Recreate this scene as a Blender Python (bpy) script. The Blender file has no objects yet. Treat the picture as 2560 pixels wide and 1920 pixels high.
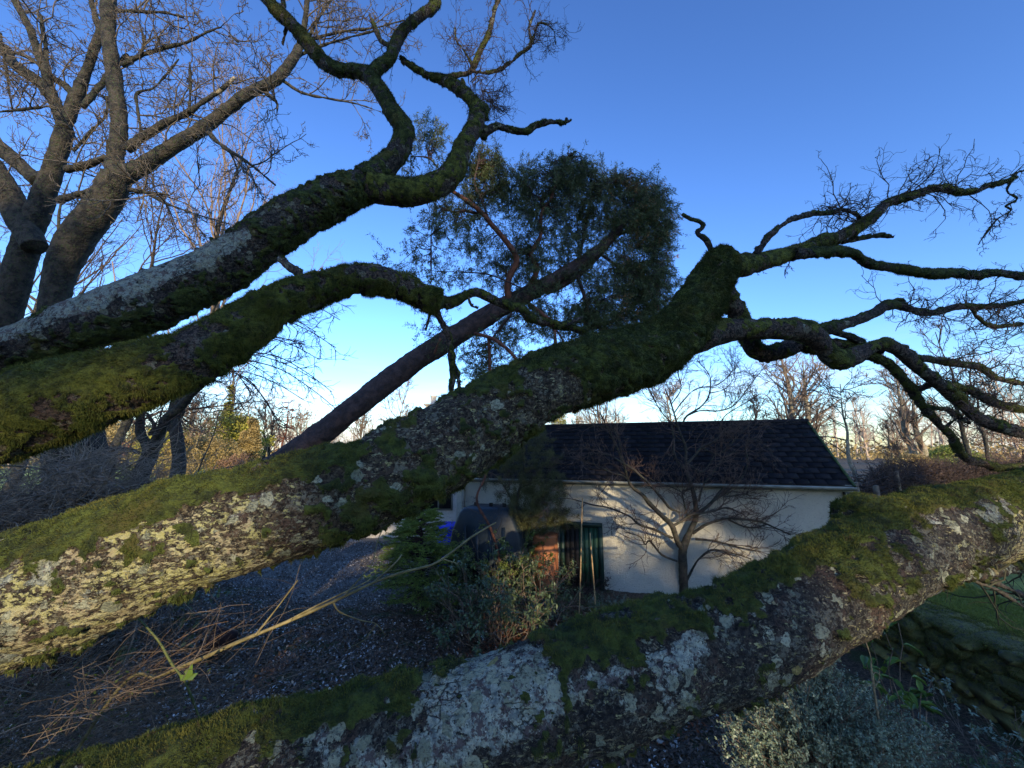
import bpy, math, random
import numpy as np
from mathutils import Vector
R = math.radians
SC = bpy.context.scene
COL = SC.collection
rng = np.random.default_rng(7)

# ------------------------------------------------------------------ camera, sky, sun, exposure
PITCH = R(9.9)
FPX = 964.0                      # focal length in pixels of the 2560 px wide photograph
CAM = np.array([0.0, 0.0, 3.0])
cd = bpy.data.cameras.new("camera"); cam = bpy.data.objects.new("camera", cd); COL.objects.link(cam)
cd.sensor_width = 36.0; cd.lens = FPX / 2560 * 36.0; cd.clip_start = 0.05; cd.clip_end = 2000
cam.location = CAM; cam.rotation_euler = (R(90) + PITCH, 0, 0)
SC.camera = cam
SC.render.resolution_x = 1024; SC.render.resolution_y = 768

SUN_EL, SUN_AZ = 12.0, 14.0      # sun behind the camera, a little to the right
sdir = np.array([math.sin(R(SUN_AZ)) * math.cos(R(SUN_EL)), -math.cos(R(SUN_AZ)) * math.cos(R(SUN_EL)), math.sin(R(SUN_EL))])
w = bpy.data.worlds.new("World"); SC.world = w; w.use_nodes = True
nt = w.node_tree; nt.nodes.clear()
def WN(t, **k):
    n = nt.nodes.new(t)
    for a, b in k.items(): setattr(n, a, b)
    return n
sky = WN('ShaderNodeTexSky', sky_type='NISHITA', sun_disc=False, sun_elevation=R(SUN_EL),
         sun_rotation=R(180 - SUN_AZ), altitude=50, air_density=1.15, dust_density=0.5, ozone_density=2.3)
hs = WN('ShaderNodeHueSaturation'); hs.inputs['Saturation'].default_value = 1.0; hs.inputs['Value'].default_value = .72
gam = WN('ShaderNodeGamma'); gam.inputs[1].default_value = 1.3
tnt = WN('ShaderNodeMixRGB', blend_type='MULTIPLY'); tnt.inputs[0].default_value = 1; tnt.inputs[2].default_value = (.66, .81, 1.17, 1)
bgn = WN('ShaderNodeBackground'); bgn.inputs['Strength'].default_value = 0.15
out = WN('ShaderNodeOutputWorld')
tc = WN('ShaderNodeTexCoord'); sep = WN('ShaderNodeSeparateXYZ'); mp = WN('ShaderNodeMapping'); mp.inputs['Scale'].default_value = (1.6, 1.6, 11)
noi = WN('ShaderNodeTexNoise'); noi.inputs['Scale'].default_value = 1.7; noi.inputs['Detail'].default_value = 7; noi.inputs['Roughness'].default_value = .55
mrc = WN('ShaderNodeMapRange'); mrc.inputs[1].default_value = .42; mrc.inputs[2].default_value = .62
mre = WN('ShaderNodeMapRange'); mre.inputs[1].default_value = 0.24; mre.inputs[2].default_value = 0.03
mul = WN('ShaderNodeMath', operation='MULTIPLY'); mul2 = WN('ShaderNodeMath', operation='MULTIPLY'); mul2.inputs[1].default_value = .75
mx = WN('ShaderNodeMixRGB'); mx.inputs[2].default_value = (2.9, 2.9, 3.1, 1)
L = nt.links.new
L(sky.outputs[0], hs.inputs['Color']); L(tc.outputs['Generated'], mp.inputs[0]); L(mp.outputs[0], noi.inputs['Vector'])
L(tc.outputs['Generated'], sep.inputs[0]); L(sep.outputs[2], mre.inputs[0]); L(noi.outputs[0], mrc.inputs[0])
L(mrc.outputs[0], mul.inputs[0]); L(mre.outputs[0], mul.inputs[1]); L(mul.outputs[0], mul2.inputs[0])
L(mul2.outputs[0], mx.inputs[0]); L(hs.outputs[0], gam.inputs[0]); L(gam.outputs[0], tnt.inputs[1]); L(tnt.outputs[0], mx.inputs[1]); L(mx.outputs[0], bgn.inputs[0]); L(bgn.outputs[0], out.inputs[0])

sl = bpy.data.lights.new("sun", 'SUN'); sl.energy = 2.6; sl.angle = R(0.5); sl.color = (1.0, 0.80, 0.52)
so = bpy.data.objects.new("sun", sl); COL.objects.link(so); so.location = (10, -30, 20)
so.rotation_euler = Vector(sdir).to_track_quat('Z', 'Y').to_euler()
SC.view_settings.view_transform = 'Standard'; SC.view_settings.look = 'None'
SC.view_settings.exposure = 1.4; SC.view_settings.gamma = 1.0; SC.view_settings.use_curve_mapping = False

# ------------------------------------------------------------------ projection helpers: where a thing stands, from its bearing and distance
cs, sn = math.cos(PITCH), math.sin(PITCH)
def ray(u, v):
    a = (u - 1280) / FPX; b = (960 - v) / FPX
    return np.array([a, cs - sn * b, sn + cs * b])
def PD(u, v, d): return CAM + ray(u, v) * d            # d = depth along the lens axis
def PY(u, v, y):                                       # y = distance forward over the ground
    r = ray(u, v); return CAM + r * (y / r[1])
def GZ(u, v, z=0.0):
    r = ray(u, v); return CAM + r * ((z - CAM[2]) / r[2])

# ------------------------------------------------------------------ noise
def _h(ix, iy, iz, s):
    h = (ix * 374761393 + iy * 668265263 + iz * 2147483647 + s * 974634777) & 0xffffffff
    h = ((h ^ (h >> 13)) * 1274126177) & 0xffffffff
    return ((h ^ (h >> 16)) & 0xffff) / 65535.0
def vnoise(p, s=0):
    p = np.asarray(p, float) + 1000.0; i = np.floor(p).astype(np.int64); f = p - i; f = f * f * (3 - 2 * f)
    x, y, z = i[:, 0], i[:, 1], i[:, 2]; fx, fy, fz = f[:, 0], f[:, 1], f[:, 2]
    def c(a, b, d): return _h(x + a, y + b, z + d, s)
    r = lambda a, b, t: a + (b - a) * t
    return r(r(r(c(0,0,0), c(1,0,0), fx), r(c(0,1,0), c(1,1,0), fx), fy), r(r(c(0,0,1), c(1,0,1), fx), r(c(0,1,1), c(1,1,1), fx), fy), fz)
def fbm(p, sc, octv=4, s=0, rough=.5):
    a, t, o = 1.0, 0.0, 0
    p = np.asarray(p) * sc
    for k in range(octv):
        o = o + a * (vnoise(p, s + k) - .5); t += a; a *= rough; p = p * 2.03
    return o / t * 2
def sstep(a, b, x):
    t = np.clip((x - a) / (b - a), 0, 1); return t * t * (3 - 2 * t)
def nrm(v): return v / np.maximum(np.linalg.norm(v, axis=-1, keepdims=True), 1e-9)

# ------------------------------------------------------------------ object helpers
def tag(o, label=None, cat=None, group=None, kind=None):
    if label: o['label'] = label
    if cat: o['category'] = cat
    if group: o['group'] = group
    if kind: o['kind'] = kind
    return o
def thing(name, loc, label, cat, group=None, rz=0, kind=None):
    o = bpy.data.objects.new(name, None); COL.objects.link(o); o.location = [float(x) for x in loc]; o.rotation_euler = (0, 0, rz)
    o.empty_display_size = .2
    return tag(o, label, cat, group, kind)
def mk(name, V, F, mat, parent=None, smooth=True, attrs=None, kind=None, data_only=False):
    """V (n,3) in world space, F list of (m,3)/(m,4) int arrays. Children are stored relative to the parent's place."""
    V = np.asarray(V, np.float32).reshape(-1, 3)
    F = [np.asarray(f, np.int32) for f in (F if isinstance(F, list) else [F]) if len(f)]
    if parent is not None and not data_only:
        off = np.zeros(3); q = parent
        while q is not None: off = off + np.array(q.location); q = q.parent
        V = V - off.astype(np.float32)
    me = bpy.data.meshes.new(name)
    me.vertices.add(len(V)); me.vertices.foreach_set('co', V.ravel())
    idx = np.concatenate([f.ravel() for f in F]); tot = np.concatenate([np.full(len(f), f.shape[1], np.int32) for f in F])
    me.loops.add(len(idx)); me.loops.foreach_set('vertex_index', idx)
    st = np.zeros(len(tot), np.int32); st[1:] = np.cumsum(tot)[:-1]
    me.polygons.add(len(tot)); me.polygons.foreach_set('loop_start', st)
    if smooth: me.polygons.foreach_set('use_smooth', np.ones(len(tot), bool))
    me.update(calc_edges=True)
    for k, a in (attrs or {}).items():
        at = me.attributes.new(k, 'FLOAT', 'POINT'); at.data.foreach_set('value', np.asarray(a, np.float32).ravel())
    if mat: me.materials.append(mat)
    if data_only: return me
    o = bpy.data.objects.new(name, me); COL.objects.link(o)
    if parent is not None: o.parent = parent
    if kind: o['kind'] = kind
    return o
class Acc:
    def __init__(s): s.V = []; s.F = {3: [], 4: []}; s.n = 0; s.A = {}
    def add(s, V, F, **A):
        V = np.asarray(V, float).reshape(-1, 3)
        for f in (F if isinstance(F, list) else [F]):
            f = np.asarray(f, np.int64)
            if len(f): s.F[f.shape[1]].append(f + s.n)
        for k, a in A.items(): s.A.setdefault(k, []).append(np.broadcast_to(a, (len(V),)))
        s.V.append(V); s.n += len(V); return s
    def box(s, c, size, rz=0, tilt=None):
        x, y, z = [q / 2 for q in size]
        v = np.array([[-x,-y,-z],[x,-y,-z],[x,y,-z],[-x,y,-z],[-x,-y,z],[x,-y,z],[x,y,z],[-x,y,z]], float)
        if tilt is not None: v = v @ np.array(tilt).T
        c0, s0 = math.cos(rz), math.sin(rz); v = v @ np.array([[c0, s0, 0], [-s0, c0, 0], [0, 0, 1]]) + np.array(c)
        s.add(v, [np.array([[0,3,2,1],[4,5,6,7],[0,1,5,4],[1,2,6,5],[2,3,7,6],[3,0,4,7]])]); return s
    def build(s, name, mat, parent=None, smooth=False, kind=None, data_only=False):
        F = [np.concatenate(f) for f in s.F.values() if f]
        return mk(name, np.concatenate(s.V), F, mat, parent, smooth, {k: np.concatenate(a) for k, a in s.A.items()}, kind, data_only)

def tubes(P, Rr, K=4, cap=False):
    """P (M,n,3), Rr (M,n) -> V, F (quads)"""
    M, n, _ = P.shape
    T = np.empty_like(P); T[:, 1:-1] = P[:, 2:] - P[:, :-2]; T[:, 0] = P[:, 1] - P[:, 0]; T[:, -1] = P[:, -1] - P[:, -2]
    T = nrm(T); mean = nrm(P[:, -1] - P[:, 0] + 1e-6)
    ref = np.zeros((M, 3)); ref[np.arange(M), np.argmin(np.abs(mean), axis=1)] = 1
    A = nrm(np.cross(T, ref[:, None, :])); B = np.cross(T, A)
    th = np.arange(K) * 2 * np.pi / K
    V = P[:, :, None, :] + Rr[:, :, None, None] * (np.cos(th)[None, None, :, None] * A[:, :, None, :] + np.sin(th)[None, None, :, None] * B[:, :, None, :])
    i = np.arange(M)[:, None, None] * n * K; j = np.arange(n - 1)[None, :, None] * K; k = np.arange(K)[None, None, :]; k2 = (k + 1) % K
    F = np.stack([i + j + k, i + j + k2, i + j + K + k2, i + j + K + k], -1).reshape(-1, 4)
    return V.reshape(-1, 3), F[:, ::-1]
def catmull(P, n):
    P = np.asarray(P, float); m = len(P)
    Q = np.vstack([2 * P[0] - P[1], P, 2 * P[-1] - P[-2]])
    seg = np.linalg.norm(np.diff(P[:, :3], axis=0), axis=1); cum = np.concatenate([[0], np.cumsum(seg)])
    s = np.linspace(0, cum[-1], n); k = np.clip(np.searchsorted(cum, s, side='right') - 1, 0, m - 2)
    t = ((s - cum[k]) / np.maximum(seg[k], 1e-9))[:, None]
    p0, p1, p2, p3 = Q[k], Q[k + 1], Q[k + 2], Q[k + 3]
    return .5 * (2 * p1 + (p2 - p0) * t + (2 * p0 - 5 * p1 + 4 * p2 - p3) * t * t + (3 * p1 - p0 - 3 * p2 + p3) * t ** 3)
def trace(pts, d0, d1=None, sc=1.0, ox=0.0, oy=0.0):
    """photo bearings (u, v, half width) + distance -> rows (x, y, z, radius, u)"""
    d1 = d0 if d1 is None else d1; out = []
    UV = np.array([(ox + p[0] * sc, oy + p[1] * sc) for p in pts], float); TG_ = np.gradient(UV, axis=0); TG_ /= np.maximum(np.linalg.norm(TG_, axis=1, keepdims=True), 1e-9)
    for i, p in enumerate(pts):
        d = p[3] if len(p) > 3 else d0 + (d1 - d0) * i / max(len(pts) - 1, 1)
        u, v, r = ox + p[0] * sc, oy + p[1] * sc, p[2] * sc
        q = np.array([u - 1280, v - 960]); rr_ = np.linalg.norm(q) + 1e-6; q = q / rr_; ca = math.cos(math.atan(rr_ / FPX)); pn = np.array([-TG_[i, 1], TG_[i, 0]])
        r = r / math.sqrt((pn @ q) ** 2 / ca ** 2 + (pn[0] * q[1] - pn[1] * q[0]) ** 2)     # wide lens: true radius from the stretched outline
        out.append([*PD(u, v, d), r * d / FPX, u])
    return np.array(out)

def grow(S, D, Ln, Rd, n=6, wob=.25, up=.0, g=rng, tip=.35, crook=0.0):
    """random-walk twigs: S (M,3) starts, D (M,3) directions, Ln (M,) lengths, Rd (M,) radii"""
    M = len(S); P = np.empty((M, n + 1, 3)); P[:, 0] = S; d = nrm(D)
    st = (Ln / n)[:, None]
    for k in range(n):
        d = nrm(d + g.normal(0, wob, (M, 3)) + np.array([0, 0, up]))
        P[:, k + 1] = P[:, k] + d * st
    Rr = Rd[:, None] * np.linspace(1, tip, n + 1)[None, :]
    return P, Rr
def spawn(P, Rr, k, t0=.2, t1=1.0, ang=(35, 70), ls=(.4, .7), rs=.6, Ln=None, g=rng, bias=None):
    """k children per parent polyline"""
    M, n, _ = P.shape
    L0 = np.linalg.norm(np.diff(P, axis=1), axis=2).sum(1) if Ln is None else Ln
    t = (t0 + (t1 - t0) * g.random((M, k))) * (n - 1); i = np.minimum(t.astype(int), n - 2); f = t - i
    m = np.arange(M)[:, None]
    pos = P[m, i] * (1 - f)[..., None] + P[m, i + 1] * f[..., None]; tan = nrm(P[m, i + 1] - P[m, i])
    rad = (Rr[m, i] * (1 - f) + Rr[m, i + 1] * f) * rs
    q = nrm(np.cross(tan, g.normal(0, 1, tan.shape))); a = np.radians(g.uniform(*ang, (M, k)))[..., None]
    d = tan * np.cos(a) + q * np.sin(a)
    if bias is not None: d = nrm(d + np.array(bias))
    ln = L0[:, None] * g.uniform(*ls, (M, k)) * (1 - .45 * t / (n - 1))
    return pos.reshape(-1, 3), d.reshape(-1, 3), ln.ravel(), rad.ravel()
def leaves(C, D, Nn, ln, wd, four=True, fold=0.0):
    """kite leaves: C base points, D direction, Nn rough normal"""
    D = nrm(D); S = nrm(np.cross(D, Nn)); ln = np.broadcast_to(ln, (len(C),))[:, None]; wd = np.broadcast_to(wd, (len(C),))[:, None]
    N2 = np.cross(S, D)
    if four:
        V = np.stack([C, C + D * ln * .45 + S * wd * .5 + N2 * wd * fold, C + D * ln - N2 * ln * .12, C + D * ln * .45 - S * wd * .5 + N2 * wd * fold], 1)
        F = np.arange(len(C) * 4).reshape(-1, 4)
    else:
        V = np.stack([C - S * wd * .5, C + S * wd * .5, C + D * ln], 1); F = np.arange(len(C) * 3).reshape(-1, 3)
    return V.reshape(-1, 3), F
def rdir(n, g=rng, z=None):
    v = g.normal(0, 1, (n, 3))
    if z is not None: v[:, 2] = v[:, 2] * .4 + z
    return nrm(v)

# ------------------------------------------------------------------ materials
class NB:
    def __init__(s, name, rough=.85):
        s.m = bpy.data.materials.new(name); s.m.use_nodes = True; s.t = s.m.node_tree
        s.b = s.t.nodes['Principled BSDF']; s.b.inputs['Roughness'].default_value = rough
        s.b.inputs['Specular IOR Level'].default_value = .3
        s.geo = s.n('ShaderNodeNewGeometry')
    def n(s, t, **k):
        x = s.t.nodes.new(t)
        for a, b in k.items(): setattr(x, a, b)
        return x
    def l(s, a, b): s.t.links.new(a, b)
    def attr(s, nm): return s.n('ShaderNodeAttribute', attribute_name=nm).outputs['Fac']
    def pos(s, scale=(1, 1, 1), obj=False):
        m = s.n('ShaderNodeMapping'); m.inputs['Scale'].default_value = scale
        s.l(s.n('ShaderNodeTexCoord').outputs['Object'] if obj else s.geo.outputs['Position'], m.inputs[0]); return m.outputs[0]
    def noise(s, sc, det=4, rough=.55, vec=None, dist=0):
        x = s.n('ShaderNodeTexNoise'); x.inputs['Scale'].default_value = sc; x.inputs['Detail'].default_value = det
        x.inputs['Roughness'].default_value = rough; x.inputs['Distortion'].default_value = dist
        s.l(vec if vec is not None else s.geo.outputs['Position'], x.inputs['Vector']); return x.outputs[0]
    def vor(s, sc, feat='F1', vec=None, out='Distance'):
        x = s.n('ShaderNodeTexVoronoi', feature=feat); x.inputs['Scale'].default_value = sc
        s.l(vec if vec is not None else s.geo.outputs['Position'], x.inputs['Vector']); return x.outputs[out]
    def mr(s, x, a, b, c=0, d=1):
        q = s.n('ShaderNodeMapRange', interpolation_type='SMOOTHSTEP'); s.l(x, q.inputs[0])
        for i, v in enumerate((a, b, c, d)): q.inputs[i + 1].default_value = v
        return q.outputs[0]
    def math(s, op, a, b):
        q = s.n('ShaderNodeMath', operation=op)
        for i, v in enumerate((a, b)):
            if isinstance(v, (int, float)): q.inputs[i].default_value = v
            else: s.l(v, q.inputs[i])
        return q.outputs[0]
    def mix(s, f, a, b):
        q = s.n('ShaderNodeMixRGB')
        for i, v in enumerate((f, a, b)):
            if isinstance(v, (int, float)): q.inputs[i].default_value = v
            elif isinstance(v, tuple): q.inputs[i].default_value = (*v, 1)
            else: s.l(v, q.inputs[i])
        return q.outputs[0]
    def done(s, col, bump=None, dist=.01, strg=1.0, rough=None, transl=0):
        if isinstance(col, tuple): s.b.inputs['Base Color'].default_value = (*col, 1)
        else: s.l(col, s.b.inputs['Base Color'])
        if bump is not None:
            q = s.n('ShaderNodeBump'); q.inputs['Distance'].default_value = dist; q.inputs['Strength'].default_value = strg
            s.l(bump, q.inputs['Height']); s.l(q.outputs[0], s.b.inputs['Normal'])
        if rough is not None: s.l(rough, s.b.inputs['Roughness'])
        if transl:
            tr = s.n('ShaderNodeBsdfTranslucent'); mxs = s.n('ShaderNodeMixShader'); mxs.inputs[0].default_value = transl
            if isinstance(col, tuple): tr.inputs[0].default_value = (*col, 1)
            else: s.l(col, tr.inputs[0])
            s.l(s.b.outputs[0], mxs.inputs[1]); s.l(tr.outputs[0], mxs.inputs[2])
            s.l(mxs.outputs[0], s.t.nodes['Material Output'].inputs[0])
        return s.m
def two(name, c0, c1, sc=6, rough=.85, bump=.004, bsc=60, c2=None, transl=0, lo=.35, hi=.65):
    b = NB(name, rough); f = b.mr(b.noise(sc, 4), lo, hi); c = b.mix(f, c0, c1)
    if c2: c = b.mix(b.mr(b.noise(sc * 3.1, 3), .52, .66), c, c2)
    return b.done(c, b.noise(bsc, 4) if bump else None, bump, transl=transl)
def leafmat(name, c0, c1, rough=.5, transl=.25, c2=None):
    b = NB(name, rough); r = b.attr('rnd'); c = b.mix(r, c0, c1)
    if c2: c = b.mix(b.mr(r, .86, .9), c, c2)
    return b.done(c, transl=transl)
# ------------------------------------------------------------------ bark, moss and lichen
def barkmat(name, dark=(.026, .022, .020), light=(.075, .064, .046), lich=(.46, .48, .37), crust=(.42, .40, .15), moss=((.026, .036, .009), (.09, .115, .020)), speck=.5, rosette=.9, crev=.45):
    b = NB(name, .9)
    n1 = b.noise(9, 6, .62); n2 = b.noise(48, 6, .68); v1 = b.vor(38, 'DISTANCE_TO_EDGE')
    n3 = b.noise(110, 4, .6)
    base = b.mix(b.mr(n2, .38, .62), dark, light)
    base = b.mix(b.mr(n1, .5, .68), base, (.090, .058, .042))
    base = b.mix(b.mr(b.noise(72, 6, .8), crev + .08, crev - .02), base, tuple(q * .35 for q in dark))
    # fine speckle of crustose lichen over bare bark
    sp = b.mr(b.math('ADD', b.noise(70, 5, .7, dist=.6), b.math('MULTIPLY', b.noise(13, 3), .45)), .76, .82)
    base = b.mix(b.math('MULTIPLY', sp, speck), base, (.27, .27, .20))
    cr = b.attr('crust'); sv = b.pos((.5, 1, 1)); crf = b.mr(b.math('ADD', b.noise(58, 6, .74, vec=sv, dist=.3), b.math('MULTIPLY', cr, .24)), .66, .70)
    ccol = b.mix(b.mr(b.noise(8, 3), .42, .6), crust, (.38, .31, .19)); ccol = b.mix(b.mr(n3, .4, .7), ccol, (.47, .45, .26))
    crf = b.math('MULTIPLY', crf, b.mr(cr, .05, .3)); base = b.mix(crf, base, ccol)
    li = b.attr('lichen'); lif = b.mr(b.math('ADD', li, b.math('MULTIPLY', b.math('SUBTRACT', b.noise(26, 6, .68, dist=.3), .5), 1.5)), .42, .52)
    lcol = b.mix(b.mr(n2, .4, .65), lich, (.19, .22, .20)); lcol = b.mix(b.mr(b.noise(27, 6, .75), .50, .56), lcol, (.13, .10, .09)); lcol = b.mix(b.mr(b.noise(85, 5, .75), .55, .60), lcol, (.035, .03, .026)); lcol = b.mix(b.mr(b.noise(60, 5, .75), .62, .66), lcol, (.60, .60, .48)); base = b.mix(lif, base, lcol)
    # round lichen rosettes scattered over the bark
    va = b.n('ShaderNodeTexVoronoi'); va.inputs['Scale'].default_value = 21; wv = b.n('ShaderNodeMixRGB', blend_type='ADD'); wv.inputs[0].default_value = .05
    wn = b.n('ShaderNodeTexNoise'); wn.inputs['Scale'].default_value = 30; wn.inputs['Detail'].default_value = 5; b.l(b.geo.outputs['Position'], wn.inputs['Vector']); b.l(b.geo.outputs['Position'], wv.inputs[1]); b.l(wn.outputs['Color'], wv.inputs[2]); b.l(wv.outputs[0], va.inputs['Vector'])
    sc_ = b.n('ShaderNodeSeparateColor'); b.l(va.outputs['Color'], sc_.inputs[0])
    rad = b.math('MULTIPLY', b.mr(b.math('SUBTRACT', sc_.outputs[0], b.math('MULTIPLY', li, .5)), .26, .0), .58)
    ros = b.mr(b.math('SUBTRACT', rad, b.math('ADD', va.outputs['Distance'], b.math('MULTIPLY', b.math('SUBTRACT', b.noise(55, 5, .75), .5), .6))), .0, .03)
    rcol = b.mix(sc_.outputs[1], (.24, .26, .17), (.48, .49, .34)); rcol = b.mix(b.mr(sc_.outputs[2], .92, .95), rcol, (.40, .34, .12)); rcol = b.mix(b.mr(b.noise(90, 5, .75), .5, .62), rcol, (.10, .10, .08))
    ros = b.math('MULTIPLY', ros, rosette); base = b.mix(ros, base, rcol)
    # bark plates: cracks that follow the limb
    cv = b.n('ShaderNodeCombineXYZ'); b.l(b.math('MULTIPLY', b.attr('along'), .55), cv.inputs[0]); b.l(b.attr('around'), cv.inputs[1])
    cw = b.n('ShaderNodeMixRGB', blend_type='ADD'); cw.inputs[0].default_value = .035; b.l(cv.outputs[0], cw.inputs[1]); b.l(wn.outputs['Color'], cw.inputs[2])
    ve = b.vor(30, 'DISTANCE_TO_EDGE', cw.outputs[0]); crk = b.mr(ve, .0, .07); crk = b.math('MAXIMUM', crk, b.mr(b.noise(6, 4), .38, .50))
    base = b.mix(b.math('MULTIPLY', b.math('SUBTRACT', 1, crk), .8), base, tuple(q * .6 for q in dark))
    mo = b.attr('moss'); mof = b.mr(b.math('ADD', mo, b.math('MULTIPLY', b.math('SUBTRACT', b.noise(34, 5, .7), .5), 1.1)), .38, .6)
    mcol = b.mix(b.mr(b.noise(22, 5, .6), .36, .62), moss[0], moss[1]); mcol = b.mix(b.mr(b.noise(5, 3), .55, .7), mcol, (.085, .080, .018)); base = b.mix(mof, base, mcol)
    h = b.math('ADD', b.math('MULTIPLY', n2, 1.0), b.math('MULTIPLY', n3, .5))
    h = b.math('ADD', h, b.math('MULTIPLY', crk, .9)); h = b.math('ADD', h, b.math('MULTIPLY', ros, .35)); h = b.math('ADD', h, b.math('MULTIPLY', crf, .25)); h = b.math('ADD', h, b.math('MULTIPLY', lif, .3))
    return b.done(base, h, .032, 1.0)
M_A = barkmat('bark_lichen_moss_low')
M_B = barkmat('bark_yellow_crust', dark=(.034, .024, .016), light=(.13, .10, .062))
M_C = barkmat('bark_mossy', speck=.25, rosette=.35, light=(.14, .095, .075), moss=((.032, .040, .009), (.13, .145, .022)))
M_D = barkmat('bark_grey_lichen', rosette=.45, lich=(.30, .33, .27), speck=.25, dark=(.018, .016, .016), light=(.075, .058, .048), moss=((.022, .030, .008), (.065, .085, .016)))
def mossmat(name, c0, c1, c2):
    b = NB(name, .95); t = b.attr('tip'); n = b.noise(7, 4)
    n2 = b.noise(34, 5, .7); c = b.mix(t, c0, b.mix(b.mr(n, .42, .62), c1, c2)); c = b.mix(b.mr(n2, .50, .62), c, tuple(q * .38 for q in c1)); c = b.mix(b.mr(b.noise(13, 4, .7), .58, .68), c, (.075, .052, .030)); return b.done(c, transl=.3)
M_MOSS = mossmat('moss', (.020, .027, .007), (.165, .205, .034), (.32, .30, .06))
M_MOSSD = mossmat('moss_dark', (.014, .019, .006), (.070, .092, .020), (.15, .15, .032))
M_BARK = two('bark_twig', (.030, .024, .022), (.075, .058, .050), 30, .9, .004, 90, (.055, .070, .030))
M_TWIGL = two('twig_tan', (.055, .047, .038), (.15, .125, .095), 12, .85, 0)
M_BARKG = two('bark_greyish', (.014, .014, .015), (.046, .041, .034), 9, .9, .04, 26, (.034, .046, .022), lo=.40, hi=.6)
M_TWIG = two('twig_brown', (.040, .030, .026), (.085, .062, .050), 12, .85, 0)
M_TWIGM = two('twig_mossy', (.026, .026, .016), (.055, .055, .030), 12, .9, 0)
M_PALE = two('bark_pale', (.17, .14, .10), (.30, .26, .19), 9, .85, .004, 40, (.10, .12, .05))
M_PALETW = two('twig_pale', (.16, .12, .09), (.27, .20, .15), 6, .85, 0)
M_RED = two('bark_reddish', (.030, .022, .022), (.075, .048, .044), 11, .9, .015, 40, (.035, .03, .034))
M_REDB = two('bark_red_branch', (.065, .026, .018), (.15, .06, .036), 12, .8, .003, 60)

def frames(C):
    T = np.gradient(C, axis=0); T = nrm(T); n = len(C); A = np.empty_like(C)
    a = np.cross(T[0], [0, 0, 1.0]); a = a / max(np.linalg.norm(a), 1e-6)
    for i in range(n):
        a = a - T[i] * np.dot(a, T[i]); a = a / max(np.linalg.norm(a), 1e-9); A[i] = a
    return T, A, np.cross(T, A)
def blobs(U, c, L):
    o = np.zeros(len(U))
    for (u0, c0, su, sc, am) in L: o = o + am * np.exp(-((U - u0) / su) ** 2 - ((c - c0) / sc) ** 2)
    return o
def limb(name, path, mat, parent, sp=.008, masks=None, lump=.05, fine=.014, seed=0, smax=900, kmax=240, moss_h=.016, capend=True, lumpy=1.7):
    """path rows (x,y,z,r,u). Returns object + data for the moss growth."""
    Ltot = np.linalg.norm(np.diff(path[:, :3], axis=0), axis=1).sum()
    n = int(min(smax, max(8, Ltot / sp))); Q = catmull(path, n); C = Q[:, :3]; rad = np.maximum(Q[:, 3], .0015); U = Q[:, 4]
    K = int(min(kmax, max(7, 2 * math.pi * rad.mean() / sp)))
    T, A, B = frames(C); th = np.arange(K) * 2 * math.pi / K
    Nn = np.cos(th)[None, :, None] * A[:, None, :] + np.sin(th)[None, :, None] * B[:, None, :]
    P = C[:, None, :] + rad[:, None, None] * Nn; P = P.reshape(-1, 3); N = Nn.reshape(-1, 3); RR = np.repeat(rad, K); UU = np.repeat(U, K)
    view = nrm(CAM - np.repeat(C, K, 0)); TT = np.repeat(T, K, 0); side = nrm(np.cross(TT, view))
    side = side * np.sign(side[:, 2:3] + 1e-9); c = (N * side).sum(1)
    ev = np.repeat(T, K, 0)
    disp = fbm(P, 1.6 / max(rad.mean(), .02) * .28, 3, seed) * lump * RR * 3 + fbm(P, 9, 4, seed + 5) * fine + fbm(P, 42, 3, seed + 9, .6) * fine * .45
    A_ = {}
    if masks:
        mm, lm, cm = masks
        nz = fbm(P, 6, 4, seed + 20) * .85; nz2 = fbm(P, 24, 3, seed + 30, .65) * 1.0
        moss = sstep(.32, .58, mm(UU, c) + nz + nz2)
        li = np.clip(lm(UU, c) + fbm(P, 12, 3, seed + 40) * .5, 0, 1) * (1 - moss * .85)
        cr = np.clip(cm(UU, c), 0, 1) * (1 - moss)
        disp = disp + moss * (moss_h * (.9 + fbm(P, 20, 3, seed + 50, .6) * lumpy)); A_ = dict(moss=moss, lichen=li, crust=cr)
    else:
        moss = None; A_ = dict(moss=np.zeros(len(P)), lichen=np.zeros(len(P)), crust=np.zeros(len(P)))
    P = P + N * np.clip(disp, -RR * .6, RR * 1.2)[:, None]
    i = np.arange(n - 1)[:, None] * K; k = np.arange(K)[None, :]; k2 = (k + 1) % K
    F = np.stack([i + k, i + k2, i + K + k2, i + K + k], -1).reshape(-1, 4)
    sl = np.concatenate([[0], np.cumsum(np.linalg.norm(np.diff(C, axis=0), axis=1))]); A_['along'] = np.repeat(sl, K); A_['around'] = np.tile(np.abs(th - math.pi), n) * rad.mean()
    nv = len(P); V = np.vstack([P, C[-1] + T[-1] * rad[-1] * .5, C[0]])
    cap = np.stack([(n - 1) * K + k.ravel(), (n - 1) * K + k2.ravel(), np.full(K, nv)], 1); cap0 = np.stack([k2.ravel(), k.ravel(), np.full(K, nv + 1)], 1)
    A2 = {q: np.concatenate([a, [a[(n - 1) * K], a[0]]]) for q, a in A_.items()}
    o = mk(name, V, [F, cap, cap0], mat, parent, True, A2)
    return o, dict(P=P, N=N, m=moss, K=K, n=n, C=C, R=rad, U=UU, c=c, T=np.repeat(T, K, 0))
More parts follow.
